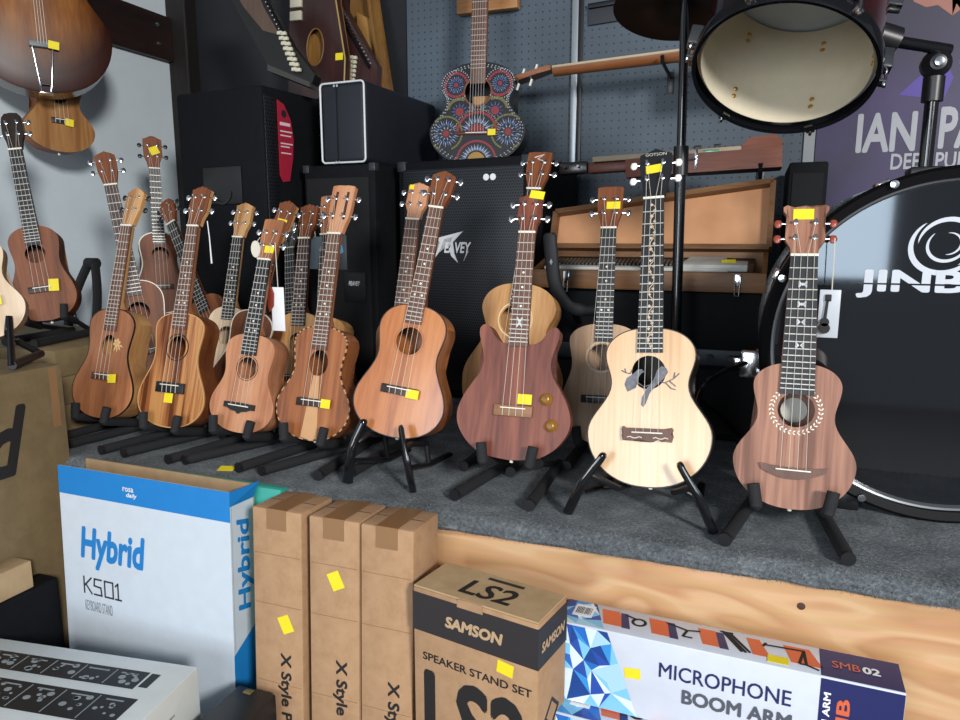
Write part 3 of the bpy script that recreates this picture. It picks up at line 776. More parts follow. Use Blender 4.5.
B7 = back(loc=(-1.151, 1.74, 1.005), rot=(-0.245, -0.063, 0.068), L=0.636, nut=0.511, bt=0.266, ub=(.070, .225), wood=W_LIGHTK, headwood=W_MAHOG, fb=ROSEW, head='flat', buttons=CHROME)
ukulele(B7, 'ukulele hidden behind the rope-edged one, headstock peeking out left of the slotted headstock', BK)
B6 = back(loc=(-1.151, 1.60, 1.026), rot=(-0.244, -0.016, 0.056), L=0.580, nut=0.477, bt=0.274, wood=W_LIGHTK, headwood=W_DKMAH, neck=W_DKMAH, fb=ROSEW, head='crown', buttons=CHROME, nw=.036, fw=.042, depth=.055)
ukulele(B6, 'ukulele with brown crowned headstock and dark fretboard between the soprano and the rope-edged one', BK)
B6b = back(loc=(-1.299, 1.82, 1.006), rot=(-0.246, -0.128, 0.084), L=0.543, nut=0.470, bt=0.249, wood=W_BLACKS, headwood=W_BLACKS, neck=W_BLACKS, fb=EBONY, head='crown', buttons=CHROME, inlay='none', stickers=[(0, .262, .026, .026, 0)], depth=.055)
ukulele(B6b, 'blackish ukulele with a yellow sticker at the neck foot, second row behind the soprano', BK)
B5 = back(loc=(-1.303, 1.53, 1.032), rot=(-0.249, 0.197, 0.003), L=0.594, nut=0.470, bt=0.280, wood=W_DKMAH, binding=IVORY, bindw=.0022, headwood=W_DKMAH, sidewood=W_LIGHTK, fb=ROSEW, head='crown', buttons=CHROME, stickers=[(0, .530, .030, .018, 0)], depth=.055)
ukulele(B5, 'dark ukulele with cream edge binding directly behind the small pale soprano', BK)
B4 = back(loc=(-1.402, 1.60, 1.035), rot=(-0.245, 0.039, 0.043), L=0.579, nut=0.471, bt=0.272, wood=W_PALE, headwood=W_LIGHTK, neck=W_LIGHTK, fb=EBONY, head='crown', buttons=CHROME, depth=.055, nw=.033)
ukulele(B4, 'pale maple ukulele with black fretboard between the striped koa one and the soprano', BK)
B3 = back(loc=(-1.47, 1.775, 1.0), rot=(-0.280, -0.509, 0.189), L=0.735, nut=0.640, bt=0.36, wood=W_DKMAH, headwood=W_DKMAH, neck=W_DKMAH, fb=EBONY, head='round', buttons=BLKB, inlay='none', depth=.05, lb=(.085, .1))
ukulele(B3, 'dark ukulele tilted left, its neck crossing behind the striped koa ukulele', BK)
B1 = back(loc=(-1.572, 1.55, 1.071), rot=(-0.247, -0.138, 0.768), L=0.697, nut=0.591, bt=0.313, ub=(.072, .255), wa=(.064, .185), lb=(.095, .085), wood=W_DKMAH, binding=IVORY, bindw=.002, headwood=W_DKMAH, neck=W_DKMAH, fb=ROSEW, head='slant', buttons=CHROME, inlay='none', nw=.034, fw=.04, hole=(0, .222), hr=.029)
ukulele(B1, 'dark mahogany ukulele tilted left behind the flower-marked one, white wall behind its head', BK)
B2 = back(loc=(-1.950, 1.985, 1.226), rot=(-0.14, 0.022, 0.87), L=0.628, nut=0.508, bt=0.287, ub=(0.066, 0.241), wa=(0.059, 0.181), lb=(0.088, 0.075), hole=(0.002, 0.207), hr=.0285, br=(.002, .099), fe=.242, nw=.036, fw=.041, hw=.06, wood=W_DKMAH, side=W_DKMAH, binding=IVORY, bindw=.003, headwood=W_DKMAH, neck=W_DKMAH, fb=EBONY, head='crown', buttons=BLKB, inlay='none', pegz=(.36, .7), stickers=[(.004, .575, .030, .028, .4)], bmat=ROSEW, zf=1.17)
ukulele(B2, 'dark ukulele with cream binding and tilted sticker on its head, by the black speaker', BK)
B0 = back(loc=(-1.850, 1.457, 1.263), rot=(-0.211, -0.133, 0.657), L=0.600, nut=0.487, bt=0.27, ub=(0.064, 0.225), wa=(0.057, 0.168), lb=(0.084, 0.070), hole=(-.001, .191), hr=.026, br=(0.003, 0.094), fe=.215, nw=.0335, fw=.040, hw=.055, wood=W_DKMAH, headwood=W_BLACKS, neck=W_BLACKS, fb=EBONY, head='round', buttons=CHROME, inlay='none', bmat=ROSEW, stickers=[(.032, .096, .026, .034, -.1)], zf=1.2)
ukulele(B0, 'dark mahogany ukulele with black neck on the cardboard boxes by the white wall', BK)
B00 = back(loc=(-1.592, 1.09, 1.268), rot=(-0.211, -0.109, 0.809), L=0.521, nut=0.423, bt=0.232, ub=(.072, .195), wa=(.062, .145), lb=(.094, .072), wood=W_PALE, headwood=W_PALE, fb=ROSEW2, head='crown', buttons=CHROME, stickers=[(.040, .085, .022, .022, 0)], zf=1.205, hole=(0, .160), br=(0, .08))
ukulele(B00, 'pale ukulele cut off by the left edge, standing on the big cardboard box', BK)

# stands
for d, fr, lb_ in ((U1, ((-1.634, 1.244), (-1.552, 1.246)), 'foam-sleeved black stand under the flower-marked mahogany ukulele'),
                   (U2, ((-1.436, 1.236), (-1.367, 1.237)), 'foam-sleeved black stand under the striped koa ukulele'),
                   (U3, ((-1.231, 1.235), (-1.192, 1.245)), 'foam-sleeved black stand under the small pale soprano'),
                   (U4, ((-1.041, 1.244), (-.979, 1.244)), 'foam-sleeved black stand under the rope-edged ukulele'),
                   (U6, ((-.527, 1.255), (-.373, 1.255)), 'foam-sleeved black stand under the red electric ukulele'),
                   (U8, ((-.018, 1.222), (.168, 1.214)), 'foam-sleeved black stand under the small brown ukulele by the drum')):
    foam_stand(d, lb_, fr, .047 if d is not U8 else .056, .22 if d is not U8 else .14)
blade_stand(U5, ((-.742, 1.272, 1.112), (-.652, 1.272, 1.108)), ((-.775, 1.262, .985), (-.622, 1.26, .985)), 'glossy black bladed stand under the orange-brown tenor ukulele')
blade_stand(U7, ((-.240, 1.262, 1.098), (-.098, 1.262, 1.096)), ((-.300, 1.262, .985), (-.038, 1.262, .985)), 'glossy black bladed stand under the blond bird ukulele')
for d, lb_ in ((B9, 'black stand behind the red electric ukulele, carrying the light koa tenor'), (B10, 'black stand behind the blond ukulele, carrying the greyish-brown one'),
               (B8, 'black stand behind the orange-brown ukulele, one foam foot showing beside the bladed stand'), (B7, 'black stand hidden behind the rope-edged ukulele, rearmost'),
               (B6, 'black stand between the soprano and the rope-edged ukulele, second row'), (B6b, 'black stand behind the soprano, under the blackish ukulele'),
               (B5, 'black stand directly behind the soprano, under the cream-bound ukulele'), (B4, 'black stand under the pale maple ukulele'),
               (B3, 'black stand under the tilted dark ukulele behind the striped koa one'), (B1, 'black stand under the tilted dark mahogany ukulele, second row left'),
               (B2, 'black stand in the corner under the cream-bound ukulele by the speaker'), (B0, 'black stand on the boxes by the white wall under the dark ukulele')):
    fr = ((-.847, 1.262), (-.790, 1.30)) if d is B8 else None
    foam_stand(d, lb_, fr)
blade_stand_d = dict(B00)
def small_blade():
    base = Vector(B00['loc']); o0 = Vector((base.x, base.y, 1.205))
    root = thing('ukulele_stand', 'glossy black stand on the big cardboard box at the left edge', 'stand', o0, (0, 0, 0), 'folding ukulele stands')
    for s in (-1, 1):
        zz = B00['lb'][1] * (1 - sqrt(1 - (.05 / B00['lb'][0]) ** 2)) - .012
        a = loc_pt(B00, (s * .05, .09, zz)) - o0; b_ = loc_pt(B00, (s * .05, -.012, zz)) - o0; c = loc_pt(B00, (s * .062, -.022, zz + .045)) - o0
        bm = B(); tube(bm, smooth_path([a, b_, c], 4), .007, 8, flat=.7); build('cradle_arm', bm, BLACKSH, root, 60)
        f1 = Vector((b_.x + s * .02 + .01, b_.y - .02, .011)); r1 = Vector((a.x + s * .01, a.y + .05, .011))
        bm = B(); tube(bm, [c, f1], [.008, .010], 8, flat=.6); build('blade', bm, BLACKSH, root, 60)
        bm = B(); tube(bm, [a, r1], .008, 8); build('rear_leg', bm, BLACKPL, root, 60)
        bm = B(); tube(bm, [f1, r1], .010, 8); build('foot', bm, BLACKPL, root, 60)
small_blade()

# ================================================================== LEFT SIDE
bt_ = thing('guitar', 'big sunburst archtop guitar hanging at the upper left corner', 'guitar', (-2.115, 1.74, 1.943), (radians(-6), 0, radians(57)))
W_BURST = wood('sunburst_top', '#6a3a14', '#84501f', '#96602a', 10, .42)
def burst(m):
    nt = m.node_tree; N = nt.nodes.new; L = nt.links.new; b = nt.nodes['Principled BSDF']
    src = b.inputs['Base Color'].links[0].from_socket
    tc = N('ShaderNodeTexCoord'); mp = N('ShaderNodeMapping'); mp.inputs['Location'].default_value = (0, 0, -1.28); mp.inputs['Scale'].default_value = (4.9, 0, 4.6)
    L(tc.outputs['Object'], mp.inputs['Vector']); ln = N('ShaderNodeVectorMath'); ln.operation = 'LENGTH'; L(mp.outputs[0], ln.inputs[0])
    r = N('ShaderNodeValToRGB'); r.color_ramp.elements[0].position = .45; r.color_ramp.elements[0].color = (1, 1, 1, 1); r.color_ramp.elements[1].position = 1.0; r.color_ramp.elements[1].color = lin('#6a4434')
    L(ln.outputs['Value'], r.inputs['Fac']); mx = N('ShaderNodeMix'); mx.data_type = 'RGBA'; mx.blend_type = 'MULTIPLY'; mx.inputs['Factor'].default_value = 1
    L(src, mx.inputs['A']); L(r.outputs[0], mx.inputs['B']); L(mx.outputs['Result'], b.inputs['Base Color'])
burst(W_BURST)
W_BURSTS = wood('sunburst_side', '#2a130b', '#3a1c10', '#4a2616', 8, .25, coat=.5)
gd = dict(lb=(.205, .185), wa=(.135, .34), ub=(.155, .43), bt=.52)
out = body_outline(gd)
bm = B(); n = len(out)
r0 = [bm.verts.new((x, .008, z)) for x, z in out]; r1 = [bm.verts.new((x, .085, z)) for x, z in out]
for i in range(n): bm.faces.new((r0[i], r0[(i + 1) % n], r1[(i + 1) % n], r1[i]))
f = bm.faces.new(r1); bmesh.ops.triangulate(bm, faces=[f]); build('body', bm, W_BURSTS, bt_, 40)
bm = B()
rings = []
for k, (s, y) in enumerate(((1, .008), (1, .003), (.97, 0), (.8, -.008), (.5, -.015), (.2, -.018))):
    rings.append([bm.verts.new((x * s, y, .24 + (z - .24) * s)) for x, z in out])
for a, b_ in zip(rings, rings[1:]):
    for i in range(n): bm.faces.new((a[i], a[(i + 1) % n], b_[(i + 1) % n], b_[i]))
bm.faces.new(rings[-1]); build('top', bm, W_BURST, bt_, 50)
bm = B(); bx(bm, -.036, .036, -.032, -.016, .128, .146, .003); brg = build('bridge', bm, flat('grey_bridge', '#6e7376', .5), bt_)
bm = B()
for s in (-1, 1): tube(bm, [(s * .028, -.026, .132), (s * .016, -.016, .02), (s * .012, -.006, -.002)], .0025, 8)
tube(bm, [(-.016, -.016, .02), (.016, -.016, .02)], .0025, 8); bx(bm, -.02, .02, -.012, .02, -.008, -.001, .002)
build('tailpiece', bm, CHROME, bt_)
for i in range(4):
    x = -.012 + i * .008
    bm = B(); tube(bm, [(x, -.033, .137), (x * .7, -.04, .95)], .0008, 5); build('string', bm, STEEL, bt_, None)
sticker(bt_, frame((.030, -.0325, .137), (1, 0, 0), (0, 0, 1)), .030, .024, -.1)
bm = B(); bx(bm, -.024, .024, -.02, .02, .5, .98, .006); build('neck', bm, W_BURSTS, bt_)
bm = B(); bx(bm, -.024, .024, -.028, -.02, .44, .96, .001); build('fretboard', bm, ROSEW, bt_)
bm = B(); prism(bm, [(-.03, .98), (.03, .98), (.04, 1.12), (0, 1.13), (-.04, 1.12)], -.008, .01); build('headstock', bm, W_BURSTS, bt_)
hk = build('guitar_hanger', tube(B(), smooth_path([(-2.376, 1.78, 2.925), (-2.30, 1.78, 2.925), (-2.24, 1.79, 2.93), (-2.20, 1.77, 2.94)], 4), .008, 8), BLACKPL)
tag(hk, 'black wall hook carrying the big sunburst guitar', 'hook')
HU = back(loc=(-2.190, 1.84, 1.775), rot=(-.10, .05, 1.20), L=.56, nut=.45, bt=.25, ub=(.074, .21), wa=(.064, .16), lb=(.108, .075), hole=(0, .185), hr=.027, br=(.004, .105), fe=.2, wood=wood('hung_koa', '#7a4f26', '#96683a', '#a87c4a', 26, .4, stretch=.06), side=W_DKMAH, fb=EBONY, head='crown', buttons=CHROME, stickers=[(.026, .098, .026, .024, -.1)], bmat=EBONY, bw=.062)
ukulele(HU, 'ukulele hanging by the white wall below the big sunburst guitar', 'hanging ukuleles')
hk = build('ukulele_hanger', tube(B(), smooth_path([(-2.376, 1.90, 2.25), (-2.33, 1.89, 2.25), (-2.28, 1.88, 2.25), (-2.24, 1.87, 2.265)], 4), .006, 8), BLACKPL)
tag(hk, 'black wall hook carrying the small hanging ukulele', 'hook')

def carton(name, label, loc, rot, w, d, h, mat, bev=.003, cat='box', group=None, tape=True, seam=True):
    """closed carton: origin at the middle of the bottom front edge"""
    root = thing(name, label, cat, loc, rot, group)
    bm = B(); bx(bm, -w / 2, w / 2, 0, d, 0, h, bev, 0, 2); build('carton', bm, mat, root)
    if seam:
        bm = B(); bx(bm, -w / 2 + .004, w / 2 - .004, d / 2 - .0012, d / 2 + .0012, h - .001, h + .0004); build('flap_seam', bm, flat('seam_dark', '#4a3826', .9), root, None)
    if tape:
        bm = B(); bx(bm, -.022, .022, -.0005, d + .0005, h, h + .0006); bx(bm, -.022, .022, -.0006, 0, h - .04, h + .0004); build('packing_tape', bm, TAPE, root, None)
    return root

# big carton, letter on its right side
bb = thing('cardboard_box', 'large olive-brown carton with black letter d at the left edge', 'box', (-1.497, .45, 0))
bm = B(); bx(bm, -.62, 0, 0, .75, 0, 1.204, .004); build('carton', bm, KRAFTD, bb)
bm = B(); bx(bm, -.0002, .0006, .716, .735, 1.06, 1.2); build('packing_tape', bm, TAPE, bb, None)
Mr = frame((.0003, .60, 1.055), (0, 1, 0), (0, 0, 1))
text('lettering', 'd', Mr, .105, .155, INK, bb, .03, .35)
# flat cartons stacked behind it, on the stage
for k, (z0, z1) in enumerate(((ZS, 1.053), (1.053, 1.127), (1.127, 1.2))):
    cb = thing('flat_carton', ('flat carton on the stage, bottom of the stack by the white wall', 'flat carton in the middle of the stack by the white wall', 'flat carton on top of the stack by the white wall under the dark ukulele')[k], 'box', (-1.98, 1.335, z0), (0, 0, radians(1.5 * k)), 'flat cartons by the wall')
    bm = B(); bx(bm, -.3, .285 - .004 * k, 0, .44, 0, z1 - z0 - .0005, .003); build('carton', bm, KRAFTD, cb)
    bm = B(); bx(bm, -.2, .2, -.0005, 0, .02, .022); build('flap_seam', bm, flat('seam_dark', '#4a3826', .9), cb, None)
# black yoke stand by the boxes
ys = thing('guitar_stand', 'black A-shaped stand folded against the white wall beside the dark ukulele', 'stand', (-2.0, 1.70, 1.2))
for s in (-1, 1):
    bm = B(); tube(bm, smooth_path([(s * .06, -.01, .012), (s * .045, .02, .12), (s * .012, .05, .215)], 4), .016, 10, flat=.6); build('leg', bm, FOAM, ys)
bm = B(); tube(bm, [(-.02, .05, .21), (.02, .05, .21)], .018, 10); build('yoke', bm, FOAM, ys)
bm = B(); tube(bm, [(-.075, .10, .012), (-.03, .09, .19)], .010, 10); build('brace', bm, flat('pale_grey_plastic', '#8d979b', .5), ys)
# support for the corner ukulele
pl = thing('equipment_case', 'black case in the corner under the cream-bound ukulele', 'case', (-1.96, 1.86, ZS))
bm = B(); bx(bm, -.2, .10, 0, .32, 0, .19, .006); build('case_body', bm, BLACKTX, pl)
bm = B(); tube(bm, smooth_path([(-.1, -.002, .12), (-.08, -.02, .12), (-.02, -.02, .12), (0, -.002, .12)], 3), .006, 8); build('handle', bm, BLACKPL, pl)

# black upright case and small carton in the lower left
uc = thing('equipment_case', 'flat black case standing on edge against the large olive carton', 'case', (-1.46, .5, 0))
bm = B(); bx(bm, -.033, .033, 0, .585, 0, .74, .008); build('case_body', bm, BLACKTX, uc)
bm = B(); bx(bm, .033, .0345, .30, .33, .1, .66); build('latch_strip', bm, flat('dark_grey_strip', '#3a3c40', .5), uc)
sc_ = carton('small_carton', 'small plain carton lying on the flat black case at the left edge', (-1.463, .72, .74), (0, 0, 0), .058, .31, .062, KRAFTL, seam=False, tape=False)
bm = B(); ring(bm, (0, 0), .012, .017, -.004, .004, 0, 2 * pi, 24); tube(bm, [(.015, 0, .012), (.017, 0, -.022)], .003, 8)
o = build('cable_loop', bm, BLACKPL, None, loc=(-1.462, .90, .8195), rot=(0, 0, radians(75))); tag(o, 'small black loop lying on the small carton', 'cable')

# white and black printed gear box
WBOX = flat('white_box_print', '#dde5e6', .5)
gb = thing('gear_box', 'white box printed with black equipment panels in the bottom left corner', 'box', (-1.131, .663, .39), (0, 0, radians(8)))
bm = B(); bx(bm, -.235, .238, -.29, .275, 0, .31, .003); build('carton', bm, WBOX, gb)
Mt = frame((0, 0, .3102), (1, 0, 0), (0, 1, 0))
PBLK = flat('printed_panel_black', '#1f2022', .45); PGRY = flat('printed_panel_grey', '#8f979b', .5)
def panel(y0, y1, x0, x1, ncell, lab):
    bm = B(); patch(bm, Mt, x0, x1, y0, y1, .0003)
    p = build('printed_panel', bm, PBLK, gb, None)
    bm = B()
    for i in range(ncell):
        a = x0 + (x1 - x0) * (i + .5) / ncell
        if i: 
            q = x0 + (x1 - x0) * i / ncell; patch(bm, Mt, q - .001, q + .001, y0 + .004, y1 - .004, .0006)
        for k in range(7):
            px = a + random.uniform(-.4, .4) * (x1 - x0) / ncell * .8; py = y0 + (y1 - y0) * random.uniform(.2, .8); r = random.choice((.004, .006, .009)) * .8
            poly(bm, Mt, [(px + r * cos(t * pi / 4), py + r * .8 * sin(t * pi / 4)) for t in range(8)], .0006)
        patch(bm, Mt, a - .02, a + .015, y1 - .012, y1 - .009, .0006)
    build('panel_print', bm, PGRY, p, None)
panel(.188, .238, -.232, .165, 6, 0)
panel(.095, .165, -.232, .195, 6, 1)
panel(-.04, .04, -.232, .195, 5, 2)
bm = B(); patch(bm, Mt, .170, .188, .196, .236, .0004); build('printed_panel', bm, PBLK, gb, None)
Ms = frame((.2382, 0, .16), (0, 1, 0), (0, 0, 1))
bm = B()
for k in range(7): patch(bm, Ms, .02, .2, .1 - k * .03, .104 - k * .03, .0003)
for k in range(5): patch(bm, Ms, .02 + k * .042, .023 + k * .042, -.08, .104, .0003)
build('printed_table', bm, flat('print_grey', '#9aa3a6', .6), gb, None)
cs = thing('equipment_case', 'black case hidden under the printed white gear box', 'case', (-1.14, .45, 0))
bm = B(); bx(bm, -.2, .18, 0, .42, 0, .39, .006); build('case_body', bm, BLACKTX, cs)
eq = thing('equipment_case', 'black metal-cornered unit between the white gear box and the plain brown cartons', 'case', (-.885, .80, 0))
bm = B(); bx(bm, -.012, .075, 0, .235, 0, .63, .004); build('case_body', bm, flat('dark_metal', '#25272b', .4, .3), eq)
bm = B(); bx(bm, .012, .03, .214, .228, .63, .632, .001); build('corner_plate', bm, flat('brass_plate', '#8a7a50', .4, .6), eq)
bm = B(); lathe(bm, [(0, .0012), (.004, .001), (.004, 0)], 10, 0, Matrix.Translation((.035, .10, .63))); build('screw', bm, DARKHOLE, eq)

# ================================================================== BOXES IN FRONT OF THE STAGE
# open white and blue keyboard-stand carton
KW = flat('white_carton', '#c8d2dc', .55); KB = flat('blue_print', '#1a7cc4', .5); KIN = flat('carton_inside', '#a58a69', .9, var=.1)
ks = thing('open_box', 'open white and blue carton for a keyboard stand, standing against the stage', 'box', (-1.178, 1.054, 0), (radians(-2.4), 0, radians(-1.0)))
w, d, h, t = .472, .074, 1.0, .004
bm = B()
bx(bm, -w / 2, w / 2, 0, t, 0, h, 0); build('front_panel', bm, KW, ks, None)
bm = B(); bx(bm, -w / 2, w / 2, d - t, d, 0, h - .002, 0); build('back_panel', bm, KIN, ks, None)
for s in (-1, 1):
    bm = B(); bx(bm, min(s * w / 2, s * (w / 2 - t)), max(s * w / 2, s * (w / 2 - t)), t, d - t, 0, h - .03, 0); build('side_panel', bm, KW, ks, None)
bm = B(); bx(bm, -w / 2 + t, w / 2 - t, t, d - t, 0, t); build('bottom_panel', bm, KIN, ks, None)
bm = B(); bx(bm, -w / 2, w / 2, t, t + .0012, .02, h - .001); build('liner', bm, KIN, ks, None)
bm = B(); bx(bm, -w / 2 - .0004, w / 2 + .0004, -.0006, 0, h - .062, h + .0004); build('blue_band', bm, KB, ks, None)
bm = B()                                                           # flap raised at the right end, blue outside
vs = [bm.verts.new(p) for p in ((w / 2, 0, h - .03), (w / 2, d - .002, h - .03), (w / 2 + .012, d + .002, h + .004), (w / 2 + .001, .0, h), (w / 2 - .003, 0, h - .03), (w / 2 - .003, d - .002, h - .03), (w / 2 + .009, d + .002, h + .004), (w / 2 - .002, .0, h))]
for q in ((0, 1, 2, 3), (7, 6, 5, 4), (0, 3, 7, 4), (1, 5, 6, 2), (2, 6, 7, 3), (0, 4, 5, 1)): bm.faces.new([vs[i] for i in q])
build('flap', bm, KB, ks, None)
Mk = frame((0, -.0003, 0), (1, 0, 0), (0, 0, 1))
text('lettering', 'Hybrid', Mk @ Matrix.Translation((-.086, .822, .0003)), .190, .096, KB, ks, .035, .18)
bm = B(); Mq = Mk @ Matrix.Translation((-.176, .716, .0003))
def stroke(pts, t=.0038):
    for (xa, ya), (xb, yb) in zip(pts, pts[1:]):
        dx, dy = xb - xa, yb - ya; l_ = sqrt(dx * dx + dy * dy); ex, ey = dx / l_ * t / 2, dy / l_ * t / 2
        poly(bm, Mq, [(xa - ex + ey, ya - ey - ex), (xb + ex + ey, yb + ey - ex), (xb + ex - ey, yb + ey + ex), (xa - ex - ey, ya - ey + ex)], .0004)
stroke([(0, 0), (0, .036)]); stroke([(.022, .036), (.001, .016)]); stroke([(.005, .020), (.022, 0)])
stroke([(.052, .036), (.032, .036), (.030, .020), (.050, .018), (.052, 0), (.030, 0)])
stroke([(.062, 0), (.062, .036), (.086, .036), (.086, 0), (.062, 0)])
stroke([(.094, .030), (.101, .036), (.101, 0)]); stroke([(.093, 0), (.109, 0)])
build('lettering', bm, flat('grey_ink', '#2c2f34', .6), ks, None)
text('lettering', 'KEYBOARD STAND', Mk @ Matrix.Translation((-.135, .687, .0003)), .082, .024, flat('mid_grey_ink', '#7b8288', .6), ks)
text('lettering', 'rosa', Mk @ Matrix.Translation((-.030, h - .029, .0009)), .030, .009, WHITEP, ks, .01)
text('lettering', 'daily', Mk @ Matrix.Translation((-.021, h - .042, .0009)), .030, .012, WHITEP, ks, .02, .2)
Mk2 = frame((w / 2 + .0003, d / 2, 0), (0, 1, 0), (0, 0, 1))
text('lettering', 'Hybrid', frame((w / 2 + .0004, d / 2 + .004, .838), (0, 0, 1), (0, -1, 0)), .20, .048, KB, ks, .03, .15)
bm = B(); poly(bm, Mk2, [(-d / 2, .50), (d / 2, .52), (d / 2, .70), (-d / 2, .655)], .0003); build('blue_block', bm, KB, ks, None)
# teal carton behind it
tl = carton('teal_carton', 'teal-green carton squeezed between the open white carton and the stage', (-1.085, 1.172, 0), (0, 0, 0), .41, .025, .985, flat('teal_print', '#2f9a8c', .5), tape=False, seam=False)
bm = B(); bx(bm, -.2, .204, .011, .0125, .984, .9856); build('flap_seam', bm, flat('teal_dark', '#1c6a60', .7), tl, None)

# three tall brown cartons
for i, (x0, x1, sx, sz, zt, lab) in enumerate(((-.872, -.761, .018, .765, 1.0, 'tall plain brown carton next to the open white one, sticker low on its face'),
                                           (-.743, -.638, .004, .872, 1.0, 'tall plain brown carton in the middle of the three, sticker high on its face'),
                                           (-.635, -.529, None, 0, 1.0, 'tall plain brown carton beside the speaker-stand carton, no sticker'))):
    c = carton('tall_carton', lab, ((x0 + x1) / 2, 1.02, 0), (radians(-3.0), 0, radians((0, 1, 0)[i])), x1 - x0, .108, .99, KRAFT, .004, group='tall brown cartons')
    Mc = frame((0, -.0002, 0), (1, 0, 0), (0, 0, 1))
    text('lettering', 'X Style Pro', frame(((.014, .012, .012)[i], -.0003, (.618, .630, .612)[i]), (0, 0, -1), (1, 0, 0)), .175, .031, INK, c, .03)
    if sx is not None: sticker(c, Mc @ Matrix.Translation((sx - .0, sz, .0002)), .026, .034, .45)
    for z in (.90, .80, .64): build('crease', patch(B(), Mc, -(x1 - x0) / 2 + .004, (x1 - x0) / 2 - .004, z, z + .0012, .0003), flat('crease_brown', '#8f6e50', .9), c, None)

# speaker-stand carton
ls = thing('printed_carton', 'brown and black printed carton for a speaker stand set', 'box', (-.397, 1.016, 0), (0, 0, radians(-10.8)))
w, d, h = .242, .104, .905
LSB = flat('black_print_band', '#2b2728', .6)
bm = B(); bx(bm, -w / 2, w / 2, 0, d, 0, h, .003); build('carton', bm, KRAFT, ls)
bm = B()
bx(bm, -w / 2 - .0006, w / 2 + .0006, -.0006, d + .0006, h - .078, h - .008); build('black_band', bm, LSB, ls, None)
bm = B(); bx(bm, -w / 2 + .001, w / 2 - .001, .001, d - .001, h, h + .003, .001); lid = build('lid_flap', bm, KRAFTL, ls, None)
bm = B(); prism(bm, [(-.03, h - .012), (.02, h - .012), (.018, h + .003), (-.028, h + .003)], -.0015, 0); build('lid_tab', bm, KRAFT, ls, None)
Ml = frame((0, -.0008, 0), (1, 0, 0), (0, 0, 1))
text('lettering', 'SAMSON', Ml @ Matrix.Translation((.002, h - .045, .0002)), .112, .021, flat('kraft_ink', '#b89a78', .7), ls, .05, .15)
Ml = frame((0, -.0002, 0), (1, 0, 0), (0, 0, 1))
text('lettering', 'SPEAKER STAND SET', Ml @ Matrix.Translation((.005, .783, .0003)), .212, .0145, INK, ls, .015)
text('lettering', 'LS2', Ml @ Matrix.Translation((.003, .685, .0003)), .205, .15, INK, ls, .03)
text('lettering', 'LS2', frame((.006, d * .42, h + .0032), (1, 0, 0), (0, 1, 0)), .098, .050, INK, ls, .02, .1)
bm = B(); patch(bm, frame((.015, d * .83, h + .0032), (1, 0, 0), (0, 1, 0)), -.035, .035, -.004, .004); build('printed_bar', bm, LSB, ls, None)
text('lettering', 'SAMSON', frame((w / 2 + .0007, d / 2, h - .045), (0, 1, 0), (0, 0, 1)), .085, .018, flat('kraft_ink', '#b89a78', .7), ls, .05, .15)
bm = B(); ring(bm, (0, 0), .02, .028, 0, .0004, 0, 2 * pi, 4); build('printed_mark', bm, LSB, ls, None, loc=(w / 2 + .0006, d * .5, h - .18), rot=(0, 0, pi / 2))
sticker(ls, Ml @ Matrix.Translation((.062, .811, .0002)), .030, .022, -.12)

